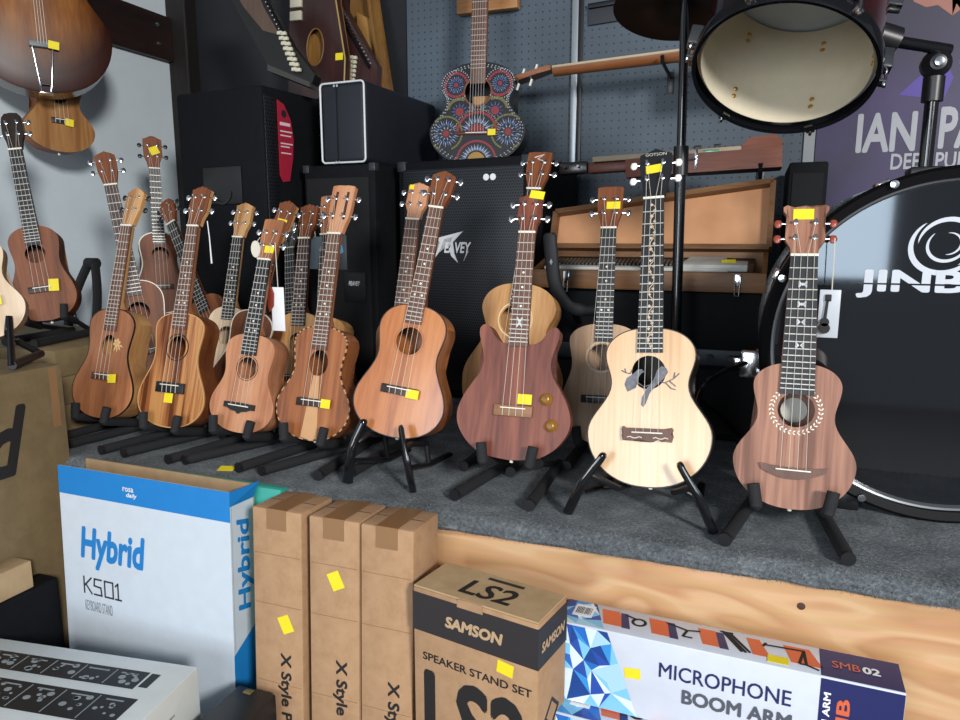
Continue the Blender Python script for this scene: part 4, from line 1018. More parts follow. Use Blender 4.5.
# two boom-arm cartons, one upon the other
FACS = [flat('facet_print_%d' % i, c, .35) for i, c in enumerate(('#2b4fa8', '#2a6cc0', '#3a92d8', '#7fc4e8', '#d6e8f2', '#a9d3ea', '#1f458c'))]
BW = flat('bright_white_print', '#ccd2de', .35); NAV = flat('navy_print', '#252a5e', .4); ORG = flat('orange_print', '#d6663e', .4)
for k, (z0, lab) in enumerate(((.57, 'white and blue microphone-arm carton, lower one of the two'), (.715, 'white and blue microphone-arm carton with yellow stickers, lying on its twin'))):
    c = thing('boom_arm_carton', lab, 'box', ((-.018, 1.088, z0) if k else (-.010, 1.052, z0)), (0, 0, radians(-2.0)), 'microphone-arm cartons')
    w, d, h = .515, .080, .144
    bm = B(); bx(bm, -w / 2, w / 2, 0, d, 0, h, .0025); build('carton', bm, BW, c)
    Mf = frame((0, -.0002, 0), (1, 0, 0), (0, 0, 1)); Mt = frame((0, 0, h + .0001), (1, 0, 0), (0, 1, 0)); Me = frame((-w / 2 - .0002, 0, 0), (0, -1, 0), (0, 0, 1))
    bm = B(); rnd = random.Random(11 + k)
    def tri_field(M, W_, H_, edge, step=.031):
        nx_, ny_ = int(W_ / step) + 2, int(H_ / step) + 2
        P_ = {}
        for i in range(nx_):
            for j in range(ny_):
                jx = rnd.uniform(-.3, .3) * step if 0 < i < nx_ - 1 else 0; jy = rnd.uniform(-.3, .3) * step if 0 < j < ny_ - 1 else 0
                y_ = H_ * j / (ny_ - 1) + jy
                P_[i, j] = ((edge(y_) * i / (nx_ - 1) + jx), y_)
        for i in range(nx_ - 1):
            for j in range(ny_ - 1):
                q = [P_[i, j], P_[i + 1, j], P_[i + 1, j + 1], P_[i, j + 1]]
                for t3_ in (((0, 1, 2), (0, 2, 3)) if (i + j) % 2 else ((0, 1, 3), (1, 2, 3))):
                    f_ = bm.faces.new([bm.verts.new(M @ Vector((q[v][0], q[v][1], .0004))) for v in t3_]); f_.material_index = rnd.choice((0, 1, 2, 3, 3, 4, 4, 5, 6))
    tri_field(Mf @ Matrix.Translation((-w / 2 + .001, .002, 0)), .13, h - .005, lambda y: .138 - y / h * .055)
    tri_field(Mt @ Matrix.Translation((-w / 2 + .001, .002, 0)), .07, d - .005, lambda y: .078 - y / d * .03)
    tri_field(Me @ Matrix.Translation((-d + .003, .003, 0)), d - .006, h - .006, lambda y: d - .006)
    build('facet_print', bm, FACS, c, None)
    bm = B(); patch(bm, Mf, w / 2 - .110, w / 2 - .001, .002, h - .003, .0003); patch(bm, Mt, w / 2 - .110, w / 2 - .001, .002, d - .003, .0003)
    build('navy_block', bm, NAV, c, None)
    text('lettering', 'MICROPHONE', Mf @ Matrix.Translation((.012, .096, .0003)), .196, .026, NAV, c, .008)
    text('lettering', 'BOOM ARM', Mf @ Matrix.Translation((.032, .058, .0003)), .162, .025, flat('slate_ink', '#525560', .5), c, .035)
    text('lettering', 'SMB', Mt @ Matrix.Translation((w / 2 - .075, .038, .0006)), .038, .019, flat('salmon_ink', '#c96a52', .5), c, .01)
    text('lettering', '02', Mt @ Matrix.Translation((w / 2 - .041, .038, .0006)), .024, .019, WHITEP, c, .04)
    text('lettering', 'BOOM ARM', frame((w / 2 - .10, -.0007, .07), (0, 0, 1), (-1, 0, 0)), .1, .010, WHITEP, c, .03)
    text('lettering', 'SMB', frame((w / 2 - .078, -.0007, .07), (0, 0, 1), (-1, 0, 0)), .09, .018, ORG, c, .03)
    for x0, x1 in ((-.225, -.205), (-.195, -.165), (-.115, -.085), (-.035, -.008), (.04, .06), (.095, .133)): build('orange_block', poly(B(), Mt, [(x0 + .012, .02), (x1 + .018, .02), (x1, .066), (x0, .066)], .0003), ORG, c, None)
    for x0 in (-.160, -.082, -.005): build('navy_tab', poly(B(), Mt, [(x0 + .008, .018), (x0 + .022, .018), (x0 + .01, .064), (x0 - .002, .064)], .0004), NAV, c, None)
    # small product pictures along the top: a clip, a clamp, a bracket and the arm itself
    bm = B(); ring(bm, (0, 0), .008, .013, 0, .0006, 0, 2 * pi, 20)
    bmesh.ops.rotate(bm, cent=(0, 0, 0), matrix=Matrix.Rotation(-pi / 2, 3, 'X'), verts=bm.verts); bmesh.ops.translate(bm, vec=(-.128, .045, h + .0003), verts=bm.verts)
    tube(bm, [Mt @ Vector((-.152, .060, .0006)), Mt @ Vector((-.132, .052, .0006))], .0022, 6, flat=.3); build('product_picture', bm, INK, c, None)
    for pths in (([(-.085, .062), (-.050, .05), (-.055, .03), (-.040, .03)], [(-.05, .05), (-.03, .055)]), ([(.004, .070), (.036, .02)], [(.010, .068), (.042, .02)], [(.016, .068), (.048, .022)], [(.0, .069), (.020, .069)]), ([(.07, .055), (.125, .058), (.128, .02), (.145, .012)], [(.07, .060), (.066, .05)], [(.125, .058), (.118, .02), (.128, .02)])):
        bm = B()
        for pth in pths:
            for a, b_ in zip(pth, pth[1:]): tube(bm, [Mt @ Vector((a[0], a[1], .0006)), Mt @ Vector((b_[0], b_[1], .0006))], .0022, 6, flat=.3)
        build('product_picture', bm, INK, c, None)
    bm = B(); patch(bm, Mt, -w / 2 + .018, -w / 2 + .052, .028, .066, .0008); bl_ = build('barcode_label', bm, WHITEP, c, None)
    bm = B()
    for i in range(11): patch(bm, Mt, -w / 2 + .022 + i * .0025, -w / 2 + .022 + i * .0025 + random.choice((.0008, .0014)), .036, .058, .001)
    build('barcode', bm, INK, bl_, None)
    if k:
        sticker(c, Mf @ Matrix.Translation((-.128, .078, .0003)), .026, .018, .1)
        sticker(c, Mt @ Matrix.Translation((.088, .018, .0006)), .030, .020, .0)

o = build('fallen_sticker', patch(B(), frame((-1.083, 1.253, ZS + .0022), (1, .3, 0), (-.3, 1, .15)), -.018, .018, -.012, .012, .0004), YEL, None, None)
tag(o, 'yellow price sticker lying loose on the carpet before the soprano', 'sticker')

# ================================================================== SPEAKERS AND CASES BEHIND
GRI = dotted('speaker_grille', '#2c2f35', '#030304', .0085, .0031, 'xz', .45, .12, True, .2)
GRIY = dotted('speaker_grille_side', '#22242a', '#050506', .011, .004, 'yz', .45, .12, True, .2)
ts = thing('loudspeaker', 'tall plain black loudspeaker with red tag, next to the white wall', 'speaker', (-1.465, 1.955, ZS), (0, 0, radians(-6)))
bm = B(); bx(bm, -.378, 0, 0, .40, 0, .982, .012); build('cabinet', bm, BLACKTX, ts)
bm = B(); bx(bm, 0, .004, .006, .058, .02, .955, .002); build('grille', bm, GRIY, ts)
RED = flat('red_tag', '#a32038', .5)
Mts = frame((.0045, 0, 0), (0, 1, 0), (0, 0, 1))
bm = B(); poly(bm, Mts, [(.062, .945), (.092, .935), (.122, .89), (.132, .83), (.126, .77), (.106, .695), (.074, .69), (.061, .71)], .002); tg = build('red_tag', bm, RED, ts, None)
bm = B()
for k, (a, b_) in enumerate(((.868, .118), (.848, .126), (.835, .12), (.810, .126), (.800, .112), (.780, .118))): patch(bm, Mts, .070, b_, a, a + (.010 if k == 0 else .004), .0025)
build('tag_print', bm, flat('tag_white', '#d9c9cc', .6), tg, None)
bm = B(); disc(bm, (.090, .905), .012, 0, .0005, 20); bmesh.ops.rotate(bm, cent=(0, 0, 0), matrix=Matrix.Rotation(pi / 2, 3, 'Z'), verts=bm.verts); build('tag_emblem', bm, INK, tg, None, loc=(.0072, 0, 0))
bm = B(); bx(bm, -.27, -.10, -.004, 0, .62, .74, .003); build('handle_plate', bm, BLACKPL, ts)
bm = B(); ring(bm, (-.185, .66), .035, .042, -.008, -.003, pi, 2 * pi, 16); build('handle', bm, BLACKPL, ts)

pv = thing('loudspeaker', 'black speaker cabinet with metal grille and silver emblem, under the painted guitar', 'speaker', (-1.085, 2.13, ZS), (0, 0, radians(-9)))
bm = B(); bx(bm, 0, .47, 0, .36, 0, .748, .008); build('cabinet', bm, BLACKTX, pv)
bm = B(); bx(bm, .022, .45, -.006, 0, .03, .722, .003); build('grille', bm, GRI, pv)
for x in (0, .47):
    for z in (0, .748):
        sx = 1 if x == 0 else -1; sz = 1 if z == 0 else -1; bm = B()
        bx(bm, min(x - sx * .002, x + sx * .03), max(x - sx * .002, x + sx * .03), -.003, .03, min(z - sz * .002, z + sz * .03), max(z - sz * .002, z + sz * .03), .003)
        build('corner_guard', bm, flat('corner_grey', '#33363a', .4, .3), pv)
Mp = frame((0, -.0065, 0), (1, 0, 0), (0, 0, 1))
for x in (.327, .350):
    bm = B(); disc(bm, (x, .690), .0098, -.0085, -.0065, 18); build('white_dot', bm, WHITEP, pv)
LOGO = flat('silver_logo', '#dfe1e4', .4)
lg = thing('tmp', None, None)
bm = B()
def lp(x, y): return (.141 + (x - 325) * .000745, .448 - (y - 570) * .00078)
for pts in ([(322, 574), (336, 545), (352, 508), (338, 490), (466, 463), (398, 522), (376, 526), (418, 484), (374, 495), (346, 548)],
            [(398, 530), (410, 524), (440, 586), (408, 560)], [(468, 580), (482, 548), (492, 540)]):
    poly(bm, Mp, [lp(*p) for p in pts], .0025)
build('emblem', bm, LOGO, pv, None)
bpy.data.objects.remove(lg)
text('lettering', 'EAVEY', Mp @ Matrix.Translation((*lp(440, 527), .0026)), .098, .034, LOGO, pv, .03, .22)

bc = thing('loudspeaker', 'black speaker cabinet with small emblem card, under the silver-edged case', 'speaker', (-1.40, 2.07, ZS), (0, 0, radians(-3)))
bm = B(); bx(bm, 0, .272, 0, .45, 0, .742, .008); build('cabinet', bm, BLACKTX, bc)
for x, s in ((0, 1), (.272, -1)): build('corner_guard', bx(B(), min(x - s * .002, x + s * .022), max(x - s * .002, x + s * .022), -.003, .024, .718, .744, .003), flat('corner_grey', '#33363a', .4, .3), bc)
bm = B(); bx(bm, .012, .25, -.005, 0, .03, .70, .002); build('grille', bm, flat('black_cloth', '#0d0e11', .9), bc)
bm = B(); bx(bm, .150, .232, -.009, -.005, .305, .400, .001); cd = build('emblem_card', bm, flat('card_black', '#16181c', .5), bc)
text('lettering', 'PEAVEY', frame((.19, -.0093, .365), (1, 0, 0), (0, 0, 1)), .044, .015, LOGO, cd, .03, .25)

cz = thing('instrument_case', 'dark navy instrument case with silver edging, end on, on the black cabinet', 'case', (-1.322, 2.06, 1.724), (0, 0, radians(-3)))
bm = B(); bx(bm, 0, .168, 0, .49, 0, .248, .018, 0, 4); build('shell', bm, NAVYTX, cz)
for y in (-.0015,):
    bm = B(); pts = []
    for cx, cz_, a0 in ((.153, .233, 0), (.015, .233, pi / 2), (.015, .015, pi), (.153, .015, 3 * pi / 2)):
        for k in range(5): a = a0 + pi / 2 * k / 4; pts.append((cx + .012 * cos(a), -.001, cz_ + .012 * sin(a)))
    tube(bm, pts + [pts[0]], .0032, 8); build('silver_edging', bm, flat('silver_trim', '#d3d6da', .3), cz)
bm = B(); bx(bm, .062, .0645, -.003, -.0005, .008, .24); build('lid_seam', bm, DARKHOLE, cz, None)
bm = B()
for z in (.004, .236):
    for x in (.058, .069): lathe(bm, [(0, .004), (.004, .003), (.004, 0)], 10, 0, Matrix.Translation((x, -.002, z)) @ Matrix.Rotation(pi / 2, 4, 'X'))
build('catch', bm, CHROME, cz)

# autoharps
AHB = flat('autoharp_black', '#191716', .4); AHR = wood('autoharp_reddish', '#2a1917', '#382120', '#442a28', 10, .35, coat=.2); AHT = wood('autoharp_tan', '#4a3a30', '#5a483c', '#6a5647', 8, .5)
GOLDW = wood('case_gold_wood', '#6e4a22', '#8a622f', '#a2773d', 10, .5)
def harp_plate(root, pts, d, mat, name='soundbox'):
    bm = B(); prism(bm, pts, 0, d); return build(name, bm, mat, root, None)
h1 = thing('autoharp', 'black autoharp with white chord buttons on top of the tall black loudspeaker', 'autoharp', (-1.48, 2.08, 1.978), (radians(-8), 0, radians(2)), 'autoharps')
harp_plate(h1, [(-.055, .075), (.115, .003), (.125, .03), (.03, .135), (-.055, .262), (-.13, .40), (-.26, .40), (-.19, .275)], .04, AHB)
harp_plate(h1, [(-.235, .39), (-.14, .39), (-.075, .26), (-.01, .165), (-.075, .185), (-.155, .27)], -.002, AHT, 'sounding_panel')
bm = B(); prism(bm, [(-.050, .072), (.112, .004), (.113, -.012), (-.049, .052)], -.008, .03); build('bottom_rail', bm, flat('rail_grey', '#3c3a38', .4), h1, None)
bm = B(); tube(bm, [(.025, -.006, .135), (-.125, -.006, .385)], .006, 8); build('pin_rail', bm, BLACKSH, h1)
BTN = flat('cream_button', '#c9c4ae', .4)
bm = B(); bx(bm, -.004, .016, -.012, 0, -.006, .006, .003); bx(bm, .010, .030, -.012, 0, -.009, .003, .003); o = build('tmp', bm, BTN); BTN_ME = o.data; bpy.data.objects.remove(o)
for k in range(8): link('chord_button', BTN_ME, h1, (.048 - k * .0085, -.002, .048 + k * .0172))
for k in range(14):
    bm = B(); lathe(bm, [(0, .012), (.0025, .012), (.0025, 0)], 8, 0, Matrix.Translation((.012 - k * .0088, -.004, .150 + k * .0150)) @ Matrix.Rotation(pi / 2, 4, 'X')); build('tuning_pin', bm, CHROME, h1)
h2 = thing('autoharp', 'dark reddish autoharp with an oval soundhole, between the black one and the open case', 'autoharp', (-1.489, 2.30, 1.977), (radians(-6), 0, 0), 'autoharps')
ovp = [(-.01 + .034 * cos(2 * pi * k / 32), .178 + .064 * sin(2 * pi * k / 32)) for k in range(32)]
bm = B(); pts = [(-.12, 0), (.112, 0), (.114, .13), (.072, .33), (.05, .55), (-.12, .55)]
ov = [bm.verts.new((x, 0, z)) for x, z in pts]; es = [bm.edges.new((ov[i], ov[(i + 1) % len(ov)])) for i in range(len(ov))]
hv = [bm.verts.new((x, 0, z)) for x, z in ovp]; es += [bm.edges.new((hv[i], hv[(i + 1) % 32])) for i in range(32)]
bmesh.ops.triangle_fill(bm, use_beauty=True, use_dissolve=False, edges=es)
r = bmesh.ops.extrude_face_region(bm, geom=list(bm.faces))
for v in r['geom']:
    if isinstance(v, bmesh.types.BMVert): v.co.y += .006
build('soundboard', bm, AHR, h2, None)
bm = B(); prism(bm, pts, .03, .036); build('back', bm, GOLDW, h2, None)
bm = B(); m_ = len(pts); a = [bm.verts.new((x, .006, z)) for x, z in pts]; b_ = [bm.verts.new((x, .03, z)) for x, z in pts]
for i in range(m_): bm.faces.new((a[i], a[(i + 1) % m_], b_[(i + 1) % m_], b_[i]))
build('rim', bm, AHR, h2, None)
bm = B(); tube(bm, [(x, -.001, z) for x, z in ovp] + [(ovp[0][0], -.001, ovp[0][1])], .0025, 6); build('soundhole_ring', bm, GOLDW, h2)
bm = B(); tube(bm, [(.110, 0, .0), (.112, 0, .13), (.070, 0, .33), (.048, 0, .55)], .003, 6); build('edge_binding', bm, flat('gold_binding', '#a58a52', .4), h2)
bm = B()
for k in range(3): bx(bm, -.112, -.065, -.012, 0, .275 + k * .045, .307 + k * .045, .002)
build('chord_bar', bm, BTN, h2)
sticker(h2, frame((.089, -.0008, .138), (1, 0, 0), (0, 0, 1)), .030, .024, 0)
h3 = thing('autoharp', 'dark autoharp with a diagonal row of tuning pins, leaning in the open wooden case', 'autoharp', (-1.345, 2.37, 1.977), (radians(-5), 0, radians(-4)), 'autoharps')
harp_plate(h3, [(-.10, 0), (.055, 0), (.06, .11), (-.08, .32), (-.12, .5), (-.14, .5), (-.10, .2)], .032, AHR)
for k in range(16):
    bm = B(); lathe(bm, [(0, .014), (.003, .014), (.003, 0)], 8, 0, Matrix.Translation((.040 - k * .0092, 0, .118 + k * .0140)) @ Matrix.Rotation(pi / 2, 4, 'X')); build('tuning_pin', bm, CHROME, h3)
bm = B(); tube(bm, [(.030, -.003, .105), (-.118, -.003, .33)], .005, 8); build('pin_rail', bm, BLACKSH, h3)
for k in range(6): link('chord_button', BTN_ME, h3, (-.058 + k * .0015, -.002, .072 + k * .0150))
oc = thing('open_case', 'open golden wooden case standing behind the rearmost autoharp', 'case', (-1.44, 2.47, 1.977), (radians(-6), 0, radians(-4)))
bm = B(); prism(bm, [(-.05, 0), (.16, 0), (.10, .26), (.04, .55), (-.05, .55)], .03, .04); build('back_panel', bm, GOLDW, oc, None)
for (a, b_) in (((.16, 0), (.10, .26)), ((.10, .26), (.04, .55)), ((-.05, 0), (.16, 0))):
    bm = B(); dx, dz = b_[0] - a[0], b_[1] - a[1]; l_ = sqrt(dx * dx + dz * dz); nx, nz = -dz / l_ * .012, dx / l_ * .012
    prism(bm, [a, b_, (b_[0] + nx, b_[1] + nz), (a[0] + nx, a[1] + nz)], -.03, .03); build('case_wall', bm, GOLDW, oc, None)
bm = B(); prism(bm, [(.02, .2), (.10, .17), (.075, .30), (.0, .34)], .0, .03); build('accessory_pocket', bm, wood('pocket_gold', '#8a622f', '#a87c44', '#b98d55', 8, .5), oc, None)

# painted guitar on the speaker cabinet
pg = thing('guitar', 'black acoustic guitar painted with folk-art mandalas, on the grille speaker', 'guitar', (-.882, 2.295, 1.729), (radians(-7), 0, radians(8)))
gd = dict(lb=(.162, .112), wa=(.108, .205), ub=(.122, .262), bt=.333)
out = body_outline(gd); n = len(out)
PBL = flat('painted_black', '#1b1d22', .4)
bm = B(); r0 = [bm.verts.new((x, .003, z)) for x, z in out]; r1 = [bm.verts.new((x, .085, z)) for x, z in out]
for i in range(n): bm.faces.new((r0[i], r0[(i + 1) % n], r1[(i + 1) % n], r1[i]))
f = bm.faces.new(r1); bmesh.ops.triangulate(bm, faces=[f]); build('body', bm, PBL, pg, 40)
bm = B(); ov = [bm.verts.new((x, 0, z)) for x, z in out]; es = [bm.edges.new((ov[i], ov[(i + 1) % n])) for i in range(n)]
hc = (0, .238); hv = [bm.verts.new((hc[0] + .043 * cos(2 * pi * k / 36), 0, hc[1] + .043 * sin(2 * pi * k / 36))) for k in range(36)]; es += [bm.edges.new((hv[i], hv[(i + 1) % 36])) for i in range(36)]
bmesh.ops.triangle_fill(bm, use_beauty=True, use_dissolve=False, edges=es)
r = bmesh.ops.extrude_face_region(bm, geom=list(bm.faces))
for v in r['geom']:
    if isinstance(v, bmesh.types.BMVert): v.co.y += .003
sb = build('soundboard', bm, PBL, pg, 30)
PC = [flat('paint_red', '#8e2f3a', .5), flat('paint_blue', '#4c6fae', .5), flat('paint_white', '#a4a8ae', .5), flat('paint_olive', '#6d6a38', .5), flat('paint_gold', '#a8843f', .5)]
Mg = frame((0, -.0003, 0), (1, 0, 0), (0, 0, 1))
from mathutils.geometry import intersect_point_tri_2d
def inside(x, z):
    c = False
    for i in range(n):
        x1, z1 = out[i]; x2, z2 = out[(i + 1) % n]
        if (z1 > z) != (z2 > z) and x < (x2 - x1) * (z - z1) / (z2 - z1) + x1: c = not c
    return c and (x - hc[0]) ** 2 + (z - hc[1]) ** 2 > .044 ** 2
def dots(bm, c, r, a0, a1, k, s, mi):
    for i in range(k + 1):
        a = a0 + (a1 - a0) * i / k; x, z = c[0] + r * cos(a), c[1] + r * sin(a)
        if inside(x, z): poly(bm, Mg, [(x + s * cos(t * pi / 3), z + s * sin(t * pi / 3)) for t in range(6)], .0004, mi)
def rays(bm, c, r0, r1, a0, a1, k, w, mi):
    for i in range(k + 1):
        a = a0 + (a1 - a0) * i / k
        if not inside(c[0] + r1 * cos(a), c[1] + r1 * sin(a)): continue
        da = w
        poly(bm, Mg, [(c[0] + r0 * cos(a - da), c[1] + r0 * sin(a - da)), (c[0] + r1 * cos(a), c[1] + r1 * sin(a)), (c[0] + r0 * cos(a + da), c[1] + r0 * sin(a + da)), (c[0] + (r0 + .004) * cos(a), c[1] + (r0 + .004) * sin(a))], .0004, mi)
def band(bm, c, r0, r1, a0, a1, k, mi):
    for i in range(k):
        p, q = a0 + (a1 - a0) * i / k, a0 + (a1 - a0) * (i + .86) / k
        pp = [(c[0] + r * cos(a), c[1] + r * sin(a)) for r, a in ((r0, p), (r1, p), (r1, q), (r0, q))]
        if all(inside(*x) for x in pp): poly(bm, Mg, pp, .0004, mi)
bm = B()
cm = (0, .105)
band(bm, cm, .0, .028, 0, pi, 14, 0); rays(bm, cm, .030, .058, .1, pi - .1, 9, .11, 2); rays(bm, cm, .034, .050, .25, pi - .25, 8, .13, 1); band(bm, cm, .062, .070, 0, pi, 26, 0); dots(bm, cm, .075, 0, pi, 30, .0022, 4)
for s in (-1, 1):
    c = (s * .105, .105)
    band(bm, c, 0, .011, 0, 2 * pi, 10, 0); rays(bm, c, .013, .026, 0, 2 * pi, 10, .2, 2); rays(bm, c, .024, .044, 0, 2 * pi, 14, .13, 1); rays(bm, c, .028, .048, .2, 2 * pi + .2, 14, .07, 2); band(bm, c, .052, .058, -1.2, pi + 1.2, 36, 3)
    c = (s * .074, .262)
    band(bm, c, .0, .008, 0, 2 * pi, 8, 0); rays(bm, c, .010, .032, 0, 2 * pi, 12, .2, 1); rays(bm, c, .018, .030, .25, 2 * pi + .25, 12, .08, 2); band(bm, c, .034, .042, 0, 2 * pi, 24, 0); dots(bm, c, .048, 0, 2 * pi, 36, .0022, 2)
    c = (s * .06, .175)
    band(bm, c, 0, .014, 0, 2 * pi, 12, 0); rays(bm, c, .015, .030, 0, 2 * pi, 12, .15, 1); band(bm, c, .036, .046, .2, pi - .2, 20, 3)
c = (0, .012); band(bm, c, 0, .03, .1, pi - .1, 12, 4); rays(bm, c, .034, .056, .15, pi - .15, 13, .1, 2); rays(bm, c, .036, .052, .25, pi - .25, 12, .07, 1); band(bm, c, .062, .069, .1, pi - .1, 34, 0)
rays(bm, (0, .18), .012, .036, .25, pi - .25, 8, .18, 1); rays(bm, (0, .172), .012, .04, .15, pi - .15, 9, .1, 2)
for k in range(0, n):
    x, z = out[k]
    for sc2 in (.95, .90):
        xx, zz = x * sc2, .165 + (z - .165) * (sc2 if sc2 > .92 else .915)
        if inside(xx, zz) and k % 1 == 0: poly(bm, Mg, [(xx + .0022 * cos(t * pi / 3), zz + .0022 * sin(t * pi / 3)) for t in range(6)], .0004, 2)
build('painted_pattern', bm, PC, sb, None)
bm = B(); ring(bm, hc, .0435, .049, -.0006, .001); build('rosette', bm, wood('rosette_brown', '#5a3320', '#70432b', '#825236', 20, .4), pg)
bm = B(); bx(bm, -.026, .026, .05, .052, .19, .238); build('inside_label', bm, flat('inside_tan', '#b58a5c', .7), pg, None)
bm = B(); bx(bm, -.075, .075, -.008, 0, .098, .110, .002); pbr = build('bridge', bm, flat('bridge_red', '#5a2c26', .4), pg)
bm = B(); bx(bm, -.036, .036, -.010, -.007, .102, .1045); build('saddle', bm, IVORY, pbr)
sticker(pg, frame((.052, -.0085, .103), (1, 0, 0), (0, 0, 1)), .026, .020, 0)
bm = B(); bx(bm, -.025, .025, 0, .02, .334, .70, .004); build('neck', bm, W_DKMAH, pg)
bm = B(); bx(bm, -.026, .026, -.007, -.0004, .262, .70, .0008); fb = build('fretboard', bm, ROSEW2, pg)
for k in range(1, 19):
    z = .70 - .60 * (1 - 2 ** (-k / 12))
    if z > .264: link('fret', FRET_ME, fb, (0, -.0073, z), None, (.051, .0012, .0018))
for i in range(6):
    bm = B(); x = -.02 + i * .008; tube(bm, [(x * 1.2, -.0105, .103), (x * .9, -.0095, .70)], .0006, 5); build('string', bm, STEEL, pg, None)
bm = B(); prism(bm, [(-.026, .70), (.026, .70), (.036, .74), (.034, .86), (0, .875), (-.034, .86), (-.036, .74)], 0, .014); build('headstock', bm, W_DKMAH, pg)

# guitar lying face up on wall brackets, neck pointing left
ng = thing('guitar', 'classical guitar lying flat on brackets, its brown neck with white tuners pointing left', 'guitar', (-.205, 2.42, 2.055), (0, radians(-2.5), 0))
W_NG = wood('neck_reddish', '#6b3a20', '#85502e', '#95603b', 10, .35, 'x')
bm = B(); vs_ = []
secs = []
for x, w_, dp in ((-.45, .05, .022), (-.06, .056, .026), (.0, .058, .05)):
    secs.append([bm.verts.new((x, w_ / 2 * cos(a), -dp * sin(a))) for a in [pi * k / 8 for k in range(9)]])
for a, b_ in zip(secs, secs[1:]):
    for k in range(8): bm.faces.new((a[k], a[k + 1], b_[k + 1], b_[k]))
    bm.faces.new((a[0], b_[0], b_[8], a[8]))
bm.faces.new(secs[0]); bm.faces.new(secs[-1]); build('neck', bm, W_NG, ng, 50)
bm = B(); bx(bm, -.45, .10, -.027, .027, .0005, .008, .001); build('fretboard', bm, flat('pale_edge_board', '#b9a98c', .5), ng)
bm = B(); prism(bm, [(-.455, -.025), (-.455, .025), (-.50, .034), (-.655, .032), (-.665, .01), (-.665, -.01), (-.655, -.032), (-.50, -.034)], -.004, .012, 0, 'xy'); bmesh.ops.rotate(bm, cent=(-.455, 0, 0), matrix=Matrix.Rotation(radians(-11), 3, 'Y'), verts=bm.verts); hs = build('headstock', bm, W_NG, ng, None)
for k in range(3):
    for s in (-1, 1):
        x = -.52 - k * .045; z = (x + .455) * .194 + .004
        bm = B(); tube(bm, [(x, s * .03, z), (x, s * .034, z + .018 if s > 0 else z - .018)], .003, 8); tp = build('tuning_peg', bm, CHROME, ng)
        bm = B(); zz = z + .03 if s > 0 else z - .03
        tube(bm, [(x - .004, s * .034, zz - .010), (x + .004 , s * .034, zz + .010)], .0068, 10, flat=.6); build('peg_button', bm, WHITEB, tp)
gd2 = dict(lb=(.165, .145), wa=(.118, .27), ub=(.135, .355), bt=.45)
o2 = body_outline(gd2)
bm = B(); prism(bm, [(.45 - z, x) for x, z in o2], -.092, 0, 0, 'xy'); build('body', bm, wood('cedar_top', '#a06c3e', '#b9814c', '#c9935d', 16, .35, 'x'), ng, 40)
for xk in (-.30, .1):
    br_ = thing('wall_bracket', ('black peg hook under the neck of the flat classical guitar', 'black bracket under the body of the flat classical guitar, behind the rack drum')[xk > 0], 'bracket', (xk, 2.608, 2.0 if xk < 0 else 1.945))
    zt = (2.055 + (xk + .205) * .0437 - .024) - 2.0 if xk < 0 else 2.055 + (xk + .205) * .0437 - .098 - 1.945
    bm = B(); tube(bm, [(0, 0, zt - .006), (0, -.235, zt - .006), (0, -.245, zt + .012)], .006, 8); build('arm', bm, BLACKPL, br_)
    bm = B(); bx(bm, -.012, .012, -.002, .002, -.03, .04, .001); build('plate', bm, BLACKPL, br_)

# rail, board end and dark frame on the pegboard
vr = build('vertical_rail', bx(bx(B(), -.640, -.618, 2.592, 2.607, 1.0, 2.9, .002), -.616, -.602, 2.598, 2.607, 1.0, 2.9, .001, 1), [flat('aluminium', '#9aa1a6', .35, .5), BLACKPL])
tag(vr, 'upright grey metal rail fixed to the pegboard', 'rail')
dfm = thing('display_rail', 'black horizontal rail with two small clamps high on the pegboard', 'rail', (-.585, 2.60, 2.27), (0, radians(-3), 0))
bm = B(); bx(bm, 0, .46, -.012, .004, -.008, .008, .002); build('bar', bm, BLACKPL, dfm)
bm = B(); bx(bm, 0, .46, -.004, .004, -.06, -.01, .001); build('dark_band', bm, flat('dark_band', '#33363b', .6), dfm)
for x in (.12, .22):
    bm = B(); prism(bm, [(x - .012, -.015), (x + .012, -.015), (x, -.045)], -.016, -.006); cl = build('clamp', bm, CHROME, dfm, None)
wb = build('wooden_plaque', bx(B(), -1.06, -.83, 2.565, 2.60, 2.285, 2.42, .003), wood('plaque_wood', '#8a5a30', '#a87441', '#bb8952', 8, .5, 'x'))
tag(wb, 'end of an orange-brown wooden board above the painted guitar', 'board')

# ================================================================== RIGHT SIDE
# zither case
TANI = bumpy('case_lining_tan', ['#b8835b', '#c48f66', '#cc9a72'], 5, .7, .05, .001, 3)
CASEW = wood('case_wood_brown', '#5a3a22', '#74502f', '#86613c', 10, .5, 'x')
zc = thing('instrument_case', 'open wooden zither case with tan-lined lid behind the microphone pole', 'case', (-.26, 1.87, 1.362), (0, 0, radians(-1)))
bm = B(); bx(bm, -.30, .29, 0, .22, 0, .012); build('tray_bottom', bm, CASEW, zc, None)
bm = B(); bx(bm, -.30, .29, -.012, 0, 0, .048, .002); fp = build('tray_front', bm, CASEW, zc)
bm = B(); bx(bm, -.30, .29, .21, .222, .012, .095, .002); build('tray_back', bm, CASEW, zc)
for x in (-.30, .278):
    bm = B(); prism(bm, [(0, .012), (.21, .012), (.21, .095), (0, .046)], x, x + .012, 0, 'yz'); build('tray_side', bm, CASEW, zc, None)
for x in (.225, -.20):
    bm = B(); bx(bm, x - .008, x + .008, -.016, -.012, .015, .045, .001); tube(bm, [(x - .006, -.018, .02), (x - .005, -.02, -.008), (x + .005, -.02, -.008), (x + .006, -.018, .02)], .002, 6); build('latch', bm, CHROME, zc)
